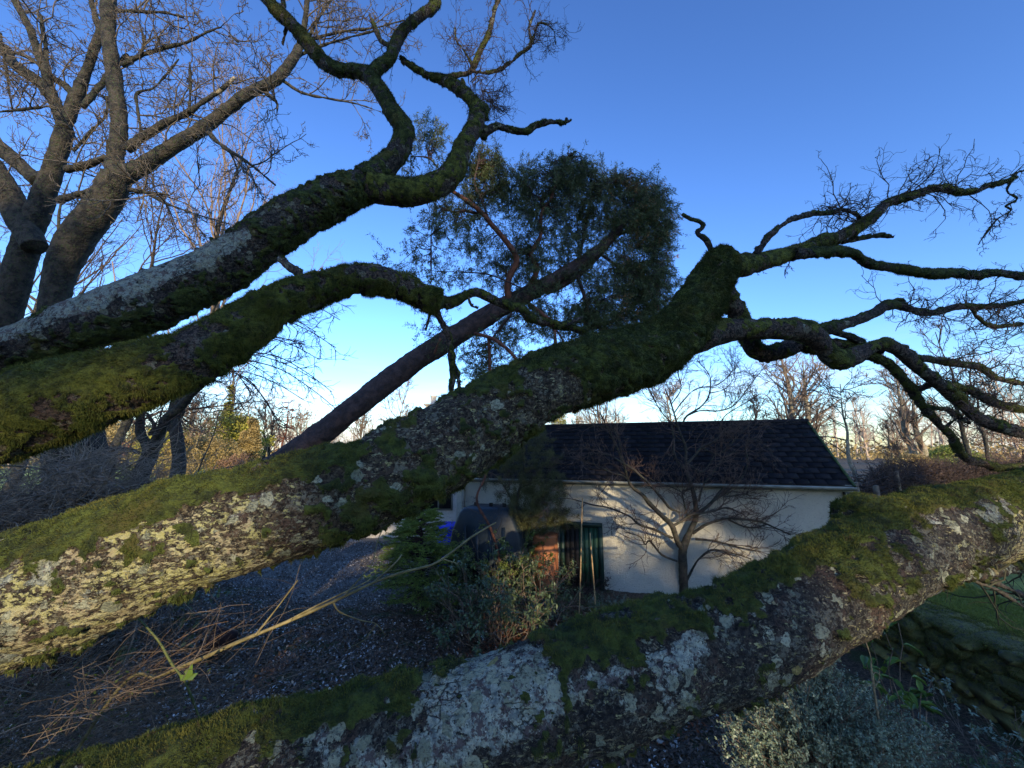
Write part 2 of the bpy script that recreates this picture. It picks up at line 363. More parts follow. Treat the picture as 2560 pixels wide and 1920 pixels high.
def moss_on(D, parent, count, ln=(.008, .02), mat=None, droop=.8, g=rng, name='moss', wd=.0022, umin=-1e9, umax=1e9):
    """short moss shoots standing on a limb's mossy skin"""
    V, F = Acc(), None
    allP = []; 
    for d in D:
        w = np.where((d['U'] > umin) & (d['U'] < umax), d['m'], 0) ** 1.5
        if w.sum() < 1: continue
        allP.append((d, w))
    tot = sum(w.sum() for _, w in allP); a = Acc()
    for d, w in allP:
        k = int(count * w.sum() / tot)
        if k < 5: continue
        idx = g.choice(len(w), k, p=w / w.sum()); nb = idx + g.choice([1, -1, d['K'], -d['K']], k); nb = np.clip(nb, 0, len(w) - 1)
        f = g.random((k, 1)) * .5; P0 = d['P'][idx] * (1 - f) + d['P'][nb] * f; far = np.linalg.norm(P0 - d['P'][idx], axis=1) > .03; P0[far] = d['P'][idx][far]
        N0 = d['N'][idx]; dr = nrm(N0 + rdir(k, g) * .55 + np.array([0, 0, -1.0]) * (droop * (1 - np.clip(N0[:, 2:3], -.2, 1))) + d['T'][idx] * g.normal(0, .3, (k, 1)))
        l = g.uniform(*ln, k) * (.6 + .8 * d['m'][idx]) * (1 + .8 * fbm(P0, 14, 2, 3))
        vv, ff = leaves(P0 - N0 * .002, dr, rdir(k, g), l, wd * g.uniform(.7, 1.5, k), four=False)
        tip = np.tile([.0, .0, 1.0], k) * np.repeat(g.uniform(.45, 1, k), 3)
        a.add(vv, ff, tip=tip)
    return a.build(name, mat or M_MOSS, parent, False, kind='stuff')
def twigtree(P0, R0, parent, mat, g, gens, name='twigs', Kk=3, mat2=None):
    """gens: list of dicts for spawn+grow; P0 list of polylines (n,3)"""
    a = Acc(); cur = (P0, R0)
    for q in gens:
        S, D, Ln, Rd = spawn(cur[0], cur[1], q['k'], q.get('t0', .15), q.get('t1', 1.0), q.get('ang', (30, 70)), q.get('ls', (.4, .7)), q.get('rs', .6), g=g, bias=q.get('bias'))
        if 'len' in q: Ln = g.uniform(*q['len'], len(Ln))
        Rd = np.clip(Rd, q.get('rmin', .0015), q.get('rmax', 1))
        P, Rr = grow(S, D, Ln, Rd, q.get('n', 6), q.get('wob', .28), q.get('up', .03), g, q.get('tip', .4))
        v, f = tubes(P, Rr, q.get('K', Kk)); a.add(v, f); cur = (P, Rr)
    return a.build(name, mat, parent, True, kind='stuff'), cur
def stack(paths, n=14):
    P = []; Rr = []
    for p in paths:
        q = catmull(p, n); P.append(q[:, :3]); Rr.append(np.maximum(q[:, 3], .001))
    return np.array(P), np.array(Rr)
def wpt(x, y, z, r, u): return np.array([[x, y, z, r, u]])

GRP = 'mossy limbs leaning across the view'
S_, O1, O2, O3 = .3888, (0, 0), (600, 0), (1700, 300)
# ---- A: lowest limb
tA = thing('leaning_tree', (-3.6, 1.2, 0), 'lowest mossy trunk with big pale grey-green lichen patch, crossing the bottom of the photo', 'tree', GRP)
pA = np.vstack([wpt(-3.9, 1.0, .1, .34, -900), wpt(-3.0, 1.0, .9, .28, -600),
    trace([(-150,2195,178,1.32),(117,2098,180,1.3),(300,2040,180,1.3),(583,1962,178,1.3),(855,1893,178,1.3),(1150,1818,174,1.3),(1422,1728,168,1.33),(1620,1664,160,1.38),
           (1800,1610,150,1.45),(1960,1538,146,1.52),(2100,1458,142,1.6),(2220,1394,134,1.7),(2330,1340,120,1.82),(2440,1308,104,2.0),(2560,1274,94,2.2),(2780,1228,86,2.5)], 1)])
def mA(U, c):
    return (.55 * sstep(.25, .6, c) * (1 - blobs(U, c, [(1240,.5,170,.8,1.3),(250,.3,110,.7,1.2)])) + blobs(U, c, [(700,0,260,.8,.55),(560,-.5,200,.5,.4),(1600,.5,160,.35,.55),(1930,.55,150,.5,.5),
            (2090,.1,70,.6,.75),(2290,.7,170,.5,.6),(930,.7,160,.4,.45),(450,.75,120,.3,.6),(2520,.6,120,.4,.3)]))
def lA(U, c):
    return blobs(U, c, [(1270,.25,130,.55,.95),(1190,.75,110,.3,.6),(1130,-.35,60,.25,.5),(1340,-.1,90,.25,.6),(260,.2,110,.6,.75),(850,.25,40,.2,.5),(900,-.05,36,.15,.5),(960,0,30,.2,.45),(1010,-.3,45,.2,.5),
            (1090,-.2,40,.2,.5),(1800,.45,30,.2,.5),(1850,.3,30,.15,.45),(1700,.2,50,.2,.5),(1640,0,60,.25,.5),(760,.5,50,.12,.45),(1500,.0,80,.2,.35),(2400,.1,90,.3,.4)]) + .16
def cA(U, c): return .28 + .1 * (c < 0) + .45 * sstep(2330, 2450, U)
oA, dA = limb('trunk', pA, M_A, tA, .0072, (mA, lA, cA), seed=1)
b1, dA1 = limb('branch', trace([(2260,1350,70,1.75),(2190,1310,62,1.8),(2140,1300,52,1.85),(2105,1300,38,1.9)], 1), M_A, tA, .008, (lambda U, c: c * 0 + .7, lambda U, c: c * 0, lambda U, c: c * 0), seed=3)
b2, dA2 = limb('branch', trace([(2330,1330,95,1.95),(2318,1270,78,2.05),(2300,1236,50,2.1)], 1), M_A, tA, .008, (lambda U, c: c * 0 + .7, lambda U, c: c * 0, lambda U, c: c * 0), seed=4)
b3, dA3 = limb('branch', trace([(2320,1470,22,1.9),(2400,1440,17,2.1),(2480,1430,16,2.3),(2560,1412,13,2.5),(2660,1400,10,2.7)], 1), M_D, tA, .008, (lambda U, c: c * 0 + .1, lambda U, c: c * 0 + .5, lambda U, c: c * 0), seed=5)
pAs = [trace([(2440,1436,7,2.2),(2500,1462,6,2.4),(2600,1510,4,2.7)], 1), trace([(2470,1425,5,2.3),(2540,1430,4,2.5),(2640,1450,3,2.7)], 1), trace([(2400,1440,5,2.1),(2500,1480,4,2.3),(2620,1560,3,2.6)], 1)]
P, Rr = stack(pAs); twigtree(P, Rr, tA, M_TWIGM, rng, [dict(k=8, len=(.2, .5), wob=.3, rmin=.003), dict(k=3, ls=(.4, .7), wob=.3)])
for p in pAs: limb('branch', p, M_BARK, tA, .01, seed=6)
moss_on([dA], tA, 165000, (.005, .013), g=rng, umin=-300); moss_on([dA1, dA2], tA, 26000, (.007, .016), g=rng)

# ---- B: second limb
tB = thing('leaning_tree', (-3.4, 1.5, 0), 'long trunk with sunlit yellow lichen at left, rising to a forked crown at right', 'tree', GRP)
pB = np.vstack([wpt(-3.7, 1.4, .2, .30, -800), wpt(-2.9, 1.3, 1.2, .25, -500),
    trace([(-250,1630,166,1.38),(0,1520,158,1.37),(200,1437,148,1.4),(400,1359,136,1.45),(600,1300,128,1.5),(850,1231,116,1.6),(1000,1174,114,1.68),(1137,1106,104,1.77),(1267,1016,90,1.87),
           (1400,950,82,1.97),(1550,908,72,2.1),(1655,866,64,2.2),(1722,803,56,2.27),(1762,735,49,2.33),(1792,680,43,2.38),(1812,652,38,2.42)], 1)])
def mB(U, c):
    return (.75 * sstep(.35, .75, c) * (1 - .5 * sstep(850, 1000, U)) + blobs(U, c, [(300,.75,300,.4,.3),(650,.6,200,.4,.4),(1000,-.8,160,.4,.55),(1120,-.6,90,.5,.4)]) + .95 * sstep(1340, 1420, U + 60 * c))
def lB(U, c):
    return blobs(U, c, [(280,.35,45,.16,.75),(260,.12,40,.16,.7),(120,-.2,70,.3,.6),(60,-.6,60,.3,.6),(180,.3,40,.1,.6),(490,.3,40,.16,.75),(810,.7,70,.25,.7),(700,.35,40,.15,.5),(560,.55,30,.1,.6),(350,-.3,40,.2,.4),(640,.1,35,.12,.5)])
def cB(U, c): return .80 * (1 - sstep(560, 1000, U)) * (.4 + .6 * (c < .5)) + .42 * sstep(800, 1000, U)
oB, dB = limb('trunk', pB, M_B, tB, .0072, (mB, lB, cB), seed=11)
full = (lambda U, c: c * .25 + .55, lambda U, c: c * 0, lambda U, c: c * 0)
half = (lambda U, c: c * .4 + .26, lambda U, c: c * 0 + .1, lambda U, c: c * 0 + .1)
def T3(pts, d0, d1): return trace(pts, d0, d1, S_, 1700, 300)
bB = [T3([(250,900,95),(350,930,78),(450,930,66),(600,890,52),(750,850,42),(900,790,38),(1050,740,34),(1180,670,30),(1290,580,28),(1350,530,25),(1500,490,22),(1650,440,20),(1850,470,17),(2000,420,12),(2130,385,9),(2170,340,6),(2240,320,5)], 2.42, 3.2),
      T3([(740,865,34),(950,850,33),(1080,850,30),(1140,880,30),(1220,930,28),(1400,955,25),(1600,990,25),(1750,985,25),(1900,1000,25),(2050,985,22),(2212,1010,20),(2400,1020,17)], 2.55, 3.1),
      T3([(480,870,24),(560,770,20),(640,690,17),(720,640,15),(850,605,15),(980,600,14),(1040,575,14),(1130,610,10),(1160,655,7)], 2.5, 2.8),
      T3([(215,870,24),(170,780,18),(115,730,15),(145,690,13),(130,660,13),(60,640,12),(10,610,10)], 2.42, 2.45),
      T3([(1040,790,15),(1150,765,13),(1280,745,12),(1370,755,9)], 2.8, 2.9),
      trace([(1700,858,40),(1800,832,29),(1860,825,27),(1930,825,26),(2010,829,27),(2045,852,28),(2070,885,26),(2100,901,24),(2135,891,22),(2165,875,17),(2205,862,15),(2250,877,16),(2290,915,16),(2335,950,16),(2370,980,16),(2414,1016,16),(2450,1048,15),(2500,1068,14),(2570,1085,13),(2700,1105,12)], 2.25, 2.7),
      trace([(1800,720,30),(1845,785,25),(1862,830,20),(1885,872,22),(1920,885,20),(1960,874,19),(2000,862,18),(2040,868,16),(2090,862,13),(2140,866,12)], 2.5, 2.62),
      trace([(2140,886,14),(2176,891,12),(2224,913,12),(2259,951,12),(2281,979,11),(2303,1011,11),(2341,1055,10),(2373,1087,10),(2398,1128,9),(2417,1147,9),(2461,1160,8),(2493,1169,7),(2560,1166,6),(2660,1160,5)], 2.5, 2.9),
      trace([(2290,978,8),(2325,962,9),(2345,955,9)], 2.62, 2.62),
      trace([(2360,962,8),(2420,975,9),(2480,1005,9),(2560,1025,8),(2680,1040,7)], 2.65, 2.9),
      trace([(2285,893,7),(2340,902,8),(2400,912,8),(2450,920,7),(2490,945,6),(2560,960,5),(2660,965,4)], 2.6, 3.0),
      T3([(860,1365,40),(1000,1330,33),(1130,1290,30),(1250,1240,28),(1350,1190,28),(1480,1220,22),(1600,1245,20),(1750,1215,18),(1830,1200,16),(1950,1205,15),(2080,1195,14),(2212,1170,12),(2400,1150,10)], 2.5, 3.2),
      T3([(1870,1205,13),(1930,1290,12),(2030,1330,12),(2212,1310,10),(2380,1290,8)], 2.95, 3.2),
      T3([(980,1360,22),(1100,1400,22),(1200,1450,20),(1300,1490,16)], 2.55, 2.6),
      trace([(2322,1023,5),(2366,1023,5),(2392,1039,5),(2423,1058,3)], 2.75, 2.8), trace([(2360,1070,3),(2392,1047,3)], 2.78, 2.8),
      T3([(1350,1190,14),(1400,1160,10),(1450,1165,5)], 2.8, 2.8),
      T3([(2135,388,8),(2105,460,8),(2165,510,7),(2100,555,6),(2125,590,5),(2050,630,5),(1990,700,4),(1920,800,2)], 3.15, 3.15)]
dBs = []
for i, p in enumerate(bB):
    o, d = limb('branch', p, M_C if i in (0, 5, 6) else M_D, tB, .009, full if i in (0, 1, 6, 7, 9) else half, seed=20 + i, moss_h=.008, fine=.009); dBs.append(d)
def near_twigs(paths, parent, g, k=14, ln=(.10, .28), mat=M_TWIG, k2=6, k3=3):
    P, Rr = stack(paths, 24); Rr = np.minimum(Rr, .01)
    twigtree(P, Rr, parent, mat, g, [dict(k=k, len=ln, wob=.42, up=.0, rmin=.003, rmax=.0045, ang=(40, 90), t0=.1), dict(k=k2, ls=(.35, .7), wob=.42, rmin=.0022, ang=(30, 75)), dict(k=k3, ls=(.3, .6), wob=.4, rmin=.0016, ang=(30, 70), n=4)])
near_twigs([bB[2][4:], bB[0][8:14], bB[10], bB[12]], tB, rng, 24, (.14, .42), M_TWIG, 7)
near_twigs([bB[11][3:], bB[9]], tB, rng, 40, (.14, .42), M_TWIG, 7); near_twigs([bB[17]], tB, rng, 14, (.06, .16))
near_twigs([bB[0][2:7]], tB, rng, 7, (.1, .22)); near_twigs([bB[7][4:], bB[14]], tB, rng, 9, (.06, .2)); near_twigs([bB[5][12:]], tB, rng, 12, (.1, .3))
moss_on([dB], tB, 60000, (.005, .012), g=rng, umin=-300, umax=1330); moss_on([dB], tB, 70000, (.007, .016), g=rng, umin=1330, mat=M_MOSSD)
moss_on(dBs, tB, 80000, (.004, .010), g=rng, mat=M_MOSSD, wd=.002)

# ---- C: third limb
tC = thing('leaning_tree', (-3.8, 2.4, 0), 'trunk thick with green moss, thinning to a drooping branch before the evergreen crown', 'tree', GRP)
pC = np.vstack([wpt(-4.4, 1.8, .5, .30, -700), wpt(-3.4, 1.8, 1.9, .25, -400),
    trace([(-180,1120,112,1.75),(0,1056,108,1.8),(155,1000,101,1.85),(311,950,90,1.93),(467,900,73,2.03),(583,838,64,2.12),(661,780,56,2.2),(760,735,46,2.3),(860,705,38,2.42),(938,700,37,2.5),(996,715,33,2.58),(1054,742,27,2.63),(1100,756,27,2.67)], 1)])
mC = lambda U, c: .62 - .5 * blobs(U, c, [(500,.4,60,.5,1.0),(200,.1,40,.2,.8),(160,-.3,50,.25,.8),(40,-.7,90,.3,.9),(440,-.4,50,.3,.5)]) + blobs(U, c, [(320,.8,120,.4,.4)])
lC = lambda U, c: blobs(U, c, [(130,.75,40,.15,.7),(205,.55,22,.12,.7),(560,.2,40,.2,.5)])
oC, dC = limb('trunk', pC, M_C, tC, .0078, (mC, lC, lambda U, c: c * 0 + .15), seed=41, moss_h=.013, lumpy=1.0)
def T4(pts, d0, d1): return trace(pts, d0, d1, S_, 860, 340)
bC = [T4([(580,1070,45),(700,1070,36),(780,1030,30),(850,1010,26),(950,1050,28),(1050,1090,25),(1150,1120,25),(1200,1170,27),(1300,1200,22),(1400,1220,19),(1550,1260,13)], 2.68, 3.1),
      T4([(580,1090,26),(620,1180,20),(660,1260,17),(680,1350,15),(690,1450,17),(700,1560,18),(685,1680,12)], 2.68, 2.75),
      T4([(692,1460,10),(730,1540,12),(742,1640,12),(750,1700,10)], 2.72, 2.75), T4([(560,1110,14),(545,1180,9),(528,1250,7)], 2.68, 2.7),
      T4([(800,1040,9),(820,1090,8),(860,1110,6)], 2.75, 2.75), T4([(1380,1235,10),(1460,1200,9),(1530,1165,6)], 3.0, 3.1),
      T4([(530,1115,20),(560,1090,28)], 2.66, 2.68),
      trace([(700,648,9),(730,672,10),(765,700,9)], 2.35, 2.3)]
dCs = []
for i, p in enumerate(bC):
    o, d = limb('branch', p, M_C, tC, .008, half if i else full, seed=50 + i, moss_h=.008, fine=.009); dCs.append(d)
near_twigs([bC[0][3:], bC[1]], tC, rng, 8, (.08, .25), M_TWIGM, 3, 1)
moss_on([dC], tC, 100000, (.008, .018), g=rng, umin=-300); moss_on(dCs, tC, 22000, (.004, .010), g=rng, mat=M_MOSSD)

# ---- D: upper limb
tD = thing('leaning_tree', (-4.6, 3.0, 0), 'topmost dark trunk with blue-grey lichen above, splitting into two twisted arms', 'tree', GRP)
pD = np.vstack([wpt(-6.0, 2.3, 1.0, .28, -700), wpt(-4.6, 2.4, 2.6, .22, -400),
    trace([(-150,925,62,2.55),(0,884,62,2.6),(117,849,64,2.65),(233,806,72,2.7),(350,764,78,2.8),(450,722,76,2.9),(550,672,70,3.0),(650,604,64,3.1),(748,538,60,3.2),(850,486,54,3.32),(915,462,44,3.4)], 1)])
mD = lambda U, c: .28 + .25 * sstep(.1, -.6, c) + .35 * sstep(600, 760, U) - blobs(U, c, [(250,.6,260,.4,.7),(600,.5,60,.4,.5)])
lD = lambda U, c: .75 * sstep(.15, .55, c) * (1 - sstep(560, 740, U)) + blobs(U, c, [(340,.05,50,.12,.6),(560,.3,90,.4,.4)])
oD, dD = limb('trunk', pD, M_D, tD, .0085, (mD, lD, lambda U, c: c * 0), seed=71)
def T2(pts, d0, d1): return trace(pts, d0, d1, S_, 600, 0)
bD = [T2([(820,1190,110),(960,1230,98),(1100,1240,92),(1250,1200,86),(1370,1120,78),(1410,1020,64),(1450,920,62),(1510,820,54),(1530,720,44),(1480,640,38),(1400,570,38),(1310,520,33),(1200,480,20),(1100,430,17),(1030,370,13)], 3.38, 4.1),
      T2([(800,1160,105),(900,1100,95),(1000,1000,75),(1050,900,64),(1050,820,60),(980,720,54),(920,620,49),(850,520,46),(820,480,46),(740,460,48),(640,450,46),(540,400,42),(460,310,40),(370,200,38),(280,110,35),(190,20,32),(100,-120,30),(60,-260,24)], 3.38, 4.2),
      T2([(830,490,46),(880,440,45),(970,370,40),(1010,260,38),(1080,170,36),(1180,90,33),(1250,40,32),(1265,-60,30),(1290,-220,24)], 3.75, 4.3),
      T2([(1560,850,44),(1650,815,25),(1720,830,22),(1830,850,22),(1900,810,20),(2000,785,17),(2080,790,13),(2130,775,5)], 3.85, 4.0),
      T2([(1310,515,24),(1400,485,20),(1490,455,20),(1540,340,18),(1600,220,14),(1640,60,12),(1670,-20,11),(1690,-160,8)], 4.05, 4.4),
      T2([(1480,455,14),(1600,470,12),(1700,430,12),(1800,350,10),(1870,290,8),(1860,180,6),(1900,70,4)], 4.1, 4.4),
      T2([(975,330,20),(960,300,16),(900,260,12),(870,190,11),(830,90,7)], 3.95, 4.1), T2([(310,120,16),(295,190,13),(275,290,6)], 4.1, 4.15), T2([(290,110,15),(280,60,15),(270,-40,13)], 4.1, 4.2),
      T2([(1560,860,30),(1565,895,16)], 3.85, 3.85), T2([(1530,730,30),(1570,690,24),(1575,770,14)], 3.95, 3.95), T2([(2090,800,8),(2100,760,7)], 4.0, 4.0),
      T2([(1430,580,14),(1435,540,12),(1425,510,6)], 4.0, 4.0), T2([(1495,430,7),(1440,330,5),(1390,260,4),(1380,180,2)], 4.1, 4.2),
      T2([(1870,290,6),(1890,230,5),(1930,150,5),(2010,190,3),(2030,290,2)], 4.3, 4.4)]
dDs = []
for i, p in enumerate(bD):
    o, d = limb('branch', p, M_C if i in (0,) else M_D, tD, .011, full if i < 3 else half, seed=80 + i, moss_h=.008, fine=.012, lumpy=1.0); dDs.append(d)
near_twigs([bD[4][1:], bD[5], bD[14], bD[13]], tD, rng, 18, (.15, .45), M_TWIG, 6, 3); near_twigs([bD[1][9:14], bD[2][2:5], bD[6]], tD, rng, 9, (.15, .4), M_TWIG, 4, 2)
near_twigs([T2([(1530,560,8),(1600,620,6),(1640,700,4)], 4.1, 4.2), T2([(1420,520,8),(1520,540,6),(1600,600,4),(1660,720,3)], 4.1, 4.2)], tD, rng, 22, (.2, .5), M_TWIG, 7, 3)
moss_on([dD], tD, 40000, (.008, .018), g=rng, mat=M_MOSSD); moss_on(dDs, tD, 85000, (.006, .014), g=rng, mat=M_MOSSD, wd=.0028)
# ------------------------------------------------------------------ ground
def gh(x, y):
    x = np.asarray(x, float); y = np.asarray(y, float)
    z = 1.75 * sstep(6.8, 12, x) * sstep(8.0, 13, y) + .75 * sstep(15, 38, y) * (1 - sstep(6.8, 12, x))
    z = z + .15 * sstep(-4.6, -7.5, x) * sstep(3, 6, y)
    return z + (fbm(np.stack([x, y, x * 0], -1).reshape(-1, 3), .25, 3, 77).reshape(x.shape)) * (.05 + .25 * sstep(20, 60, y))
def axis_(lo, hi, st, far):
    a = list(np.arange(lo, hi, st)); o = st
    x = a[0]
    L_ = []
    while x > -far: o *= 1.12; x -= o; L_.append(x)
    o = st; x = a[-1]; H = []
    while x < far: o *= 1.12; x += o; H.append(x)
    return np.array(L_[::-1] + a + H)
gx = axis_(-7, 9.5, .055, 700); gy = axis_(-.5, 13, .055, 700)
X, Y = np.meshgrid(gx, gy); Z = gh(X, Y)
nearm = sstep(14, 9, np.hypot(X, Y)); q3 = np.stack([X, Y, X * 0], -1).reshape(-1, 3)
gravel = sstep(8.2, 9.2, Y + .5 * np.sin(X * 1.3) + .25 * X * 0) * sstep(1.2, .6, X) * sstep(20, 17, Y) * sstep(-9, -6, X)
lawn = np.maximum(sstep(6.3, 6.6, X) * sstep(14, 11, Y), sstep(17, 22, Y) * sstep(6, -2, X))
far = sstep(17, 24, Y)
rel = (fbm(q3, 3.2, 4, 5).reshape(X.shape) * .035 + fbm(q3, 14, 3, 6).reshape(X.shape) * .014) * nearm * (1 - .8 * gravel) * (1 - .7 * lawn)
Z = Z + rel
n0, n1 = X.shape; ii = np.arange(n0 - 1)[:, None] * n1; jj = np.arange(n1 - 1)[None, :]
F = np.stack([ii + jj, ii + jj + 1, ii + n1 + jj + 1, ii + n1 + jj], -1).reshape(-1, 4)
b = NB('ground', .8)
gr = b.attr('gravel'); la = b.attr('lawn'); fa = b.attr('far')
soil = b.mix(b.mr(b.noise(30, 6, .7), .4, .62), (.042, .029, .017), (.15, .105, .065)); soil = b.mix(b.mr(b.noise(2.2, 4), .50, .60), soil, (.055, .062, .022))
soil = b.mix(b.mr(b.noise(90, 3, .6), .62, .70), soil, (.26, .24, .21))
grav = b.mix(b.mr(b.noise(24, 6, .85), .40, .60), (.03, .027, .024), (.30, .27, .23)); grav = b.mix(b.mr(b.noise(.8, 4), .45, .7), grav, (.15, .14, .11))
grass = b.mix(b.mr(b.noise(3, 5, .7), .38, .62), (.11, .13, .028), (.20, .23, .05)); field = b.mix(b.mr(b.noise(.7, 6, .6), .4, .6), (.22, .29, .06), (.30, .36, .09))
c = b.mix(b.mr(b.math('ADD', gr, b.math('MULTIPLY', b.math('SUBTRACT', b.noise(4, 5, .7), .5), .9)), .42, .6), soil, grav); c = b.mix(la, c, b.mix(fa, grass, field))
M_GROUND = b.done(c, b.noise(60, 6, .75), .02)
mk('ground', np.stack([X, Y, Z], -1).reshape(-1, 3), F, M_GROUND, None, True, dict(gravel=gravel, lawn=lawn, far=far), 'structure')
def ginv(x, y): return float(gh(np.array([x]), np.array([y]))[0])

# leaf litter: curled wet leaves
g2 = np.random.default_rng(21)
def litter(name, n, xr, yr, ln, mat, g, keep=None, lift=.012, up=.5, wr=.6):
    x = g.uniform(*xr, n); y = g.uniform(*yr, n)
    if keep is not None: m = keep(x, y); x, y = x[m], y[m]
    z = gh(x, y) + (fbm(np.stack([x, y, x * 0], -1), 3.2, 4, 5) * .035 + fbm(np.stack([x, y, x * 0], -1), 14, 3, 6) * .014) + lift * g.random(len(x))
    D = rdir(len(x), g); D[:, 2] *= up; l = g.uniform(*ln, len(x)); Nn = np.tile([0, 0, 1.0], (len(x), 1)) + g.normal(0, .35, (len(x), 3))
    v, f = leaves(np.stack([x, y, z], 1), D, Nn, l, l * wr * g.uniform(.7, 1.2, len(x)), fold=.3)
    return mk(name, v, f, mat, None, False, dict(rnd=np.repeat(g.random(len(x)), 4)), 'stuff')
M_LITTER = leafmat('wet_leaves', (.045, .028, .015), (.21, .125, .07), .42, .0, (.40, .36, .30)); M_LITTER.node_tree.nodes['Principled BSDF'].inputs['Specular IOR Level'].default_value = .45  # palest leaves have sky glints put into their colour
M_RUST = leafmat('beech_leaves', (.10, .03, .014), (.30, .095, .035), .6, .1)
tag(litter('leaf_litter', 70000, (-6.5, 3.5), (2.6, 9), (.025, .07), M_LITTER, g2, lambda x, y: g2.random(len(x)) < sstep(8.4, 7.2, y)), 'wet dark fallen leaves and pale flecks covering the ground between the two lower trunks', 'leaf litter')
tag(litter('leaf_litter', 16000, (-1.0, 3.4), (4.6, 7.6), (.03, .07), M_RUST, g2, lambda x, y: g2.random(len(x)) < sstep(2.2, .8, np.hypot(x - 1.1, (y - 6.2) * 1.1)), .03), 'rust red fallen leaves on the bed below the straggly shrub and bamboo canes', 'leaf litter')
M_GRASS = leafmat('grass_blades', (.12, .14, .022), (.28, .31, .06), .6, .3)
n = 70000; x = g2.uniform(6.2, 10, n); y = g2.uniform(4, 10, n); D = rdir(n, g2, 1.0)
v, f = leaves(np.stack([x, y, gh(x, y)], 1), D, rdir(n, g2), g2.uniform(.04, .10, n), .009, four=False)
tag(mk('grass', v, f, M_GRASS, None, False, dict(rnd=np.repeat(g2.random(n), 3)), 'stuff'), 'short green lawn grass beyond the mossy stone wall at right', 'grass')
n = 9000; x = g2.uniform(1.5, 6, n); y = 9.2 - .33 * (x + 1.0) - g2.random(n) * .5; D = rdir(n, g2, 1.0)
v, f = leaves(np.stack([x, y, gh(x, y)], 1), D, rdir(n, g2), g2.uniform(.05, .16, n), .008, four=False)
tag(mk('grass', v, f, M_GRASS, None, False, dict(rnd=np.repeat(g2.random(n) * .5, 3)), 'stuff'), 'rough dark grass growing along the foot of the white garage wall', 'grass')

M_STN = leafmat('gravel_stones', (.05, .043, .034), (.30, .26, .21), .7, .0, (.5, .48, .44))
tag(litter('gravel_stones', 42000, (-7, .8), (8.0, 13.6), (.02, .05), M_STN, g2, None, .02, .3, .8), 'loose grey stones covering the drive beside the dwarf fir', 'gravel')
tag(litter('sky_glints', 5200, (-5.5, 2.0), (2.8, 7.6), (.02, .06), leafmat('pale_fleck', (.45, .44, .42), (.8, .78, .74), .6, .1), g2, lambda x, y: vnoise(np.stack([x, y, x * 0], -1) * 1.7, 4) > .60, .035, .3, .5), 'pale flecks standing in for sky glints on wet leaves between the two lower trunks', 'leaf litter')  # pale scraps coloured like sky reflections on the wet litter
# ------------------------------------------------------------------ garage
def roughcast(name, col):
    b = NB(name, .9); c = b.mix(b.mr(b.noise(1.3, 4), .35, .7), col, tuple(q * .84 for q in col)); c = b.mix(b.mr(b.noise(34, 5, .8), .54, .66), c, tuple(q * .68 for q in col))
    return b.done(c, b.math('ADD', b.noise(34, 5, .8), b.math('MULTIPLY', b.noise(13, 4, .7), .5)), .11)
M_WALL = roughcast('white_roughcast', (.84, .80, .66)); M_WALL2 = roughcast('cottage_roughcast', (.82, .78, .70))
b = NB('roof_slate', .9); b.b.inputs['Specular IOR Level'].default_value = .12; r = b.n('ShaderNodeObjectInfo').outputs['Random']; c = b.mix(b.mr(r, 0, 1), (.009, .009, .011), (.015, .015, .018)); c = b.mix(b.mr(b.noise(16, 5, .7), .6, .7), c, (.050, .060, .032))
M_SLATE = b.done(c, b.noise(50, 4), .006)
M_FASCIA = two('gutter_paint', (.16, .17, .15), (.24, .25, .22), 5, .5, .001, 40)
M_DOOR = two('green_door_paint', (.014, .045, .026), (.026, .075, .042), 3, .5, .002, 40)
M_DOORD = two('dark_green_paint', (.010, .026, .020), (.016, .038, .028), 4, .45, 0)
M_DARK = two('dark_opening', (.006, .006, .007), (.012, .011, .011), 3, .8, 0)
GL = np.array([-1.43, 10.3]); GR_ = np.array([6.42, 7.655]); gd = (GR_ - GL); GLEN = np.linalg.norm(gd); gd = gd / GLEN; gn = np.array([-gd[1], gd[0]])
EAV, RID, HW = 2.40, 3.70, 1.72; GA = math.atan2(gd[1], gd[0])
def G(s, t, z): return np.array([*(GL + gd * s + gn * t), z])
tG = thing('garage', (*((GL + GR_) / 2 + gn * HW), 0), 'low white roughcast garage with dark slate roof behind the bare garden tree', 'garage')
a = Acc()
V = [G(0,0,-.3), G(GLEN,0,-.3), G(GLEN,2*HW,-.3), G(0,2*HW,-.3), G(0,0,EAV), G(GLEN,0,EAV), G(GLEN,2*HW,EAV), G(0,2*HW,EAV), G(GLEN,HW,RID-.06), G(0,HW,RID-.06)]
a.add(V, [np.array([[0,1,5,4],[2,3,7,6]]), np.array([[1,2,6],[1,6,5],[5,6,8],[3,0,4],[3,4,7],[7,4,9]])]); a.build('wall', M_WALL, tG)
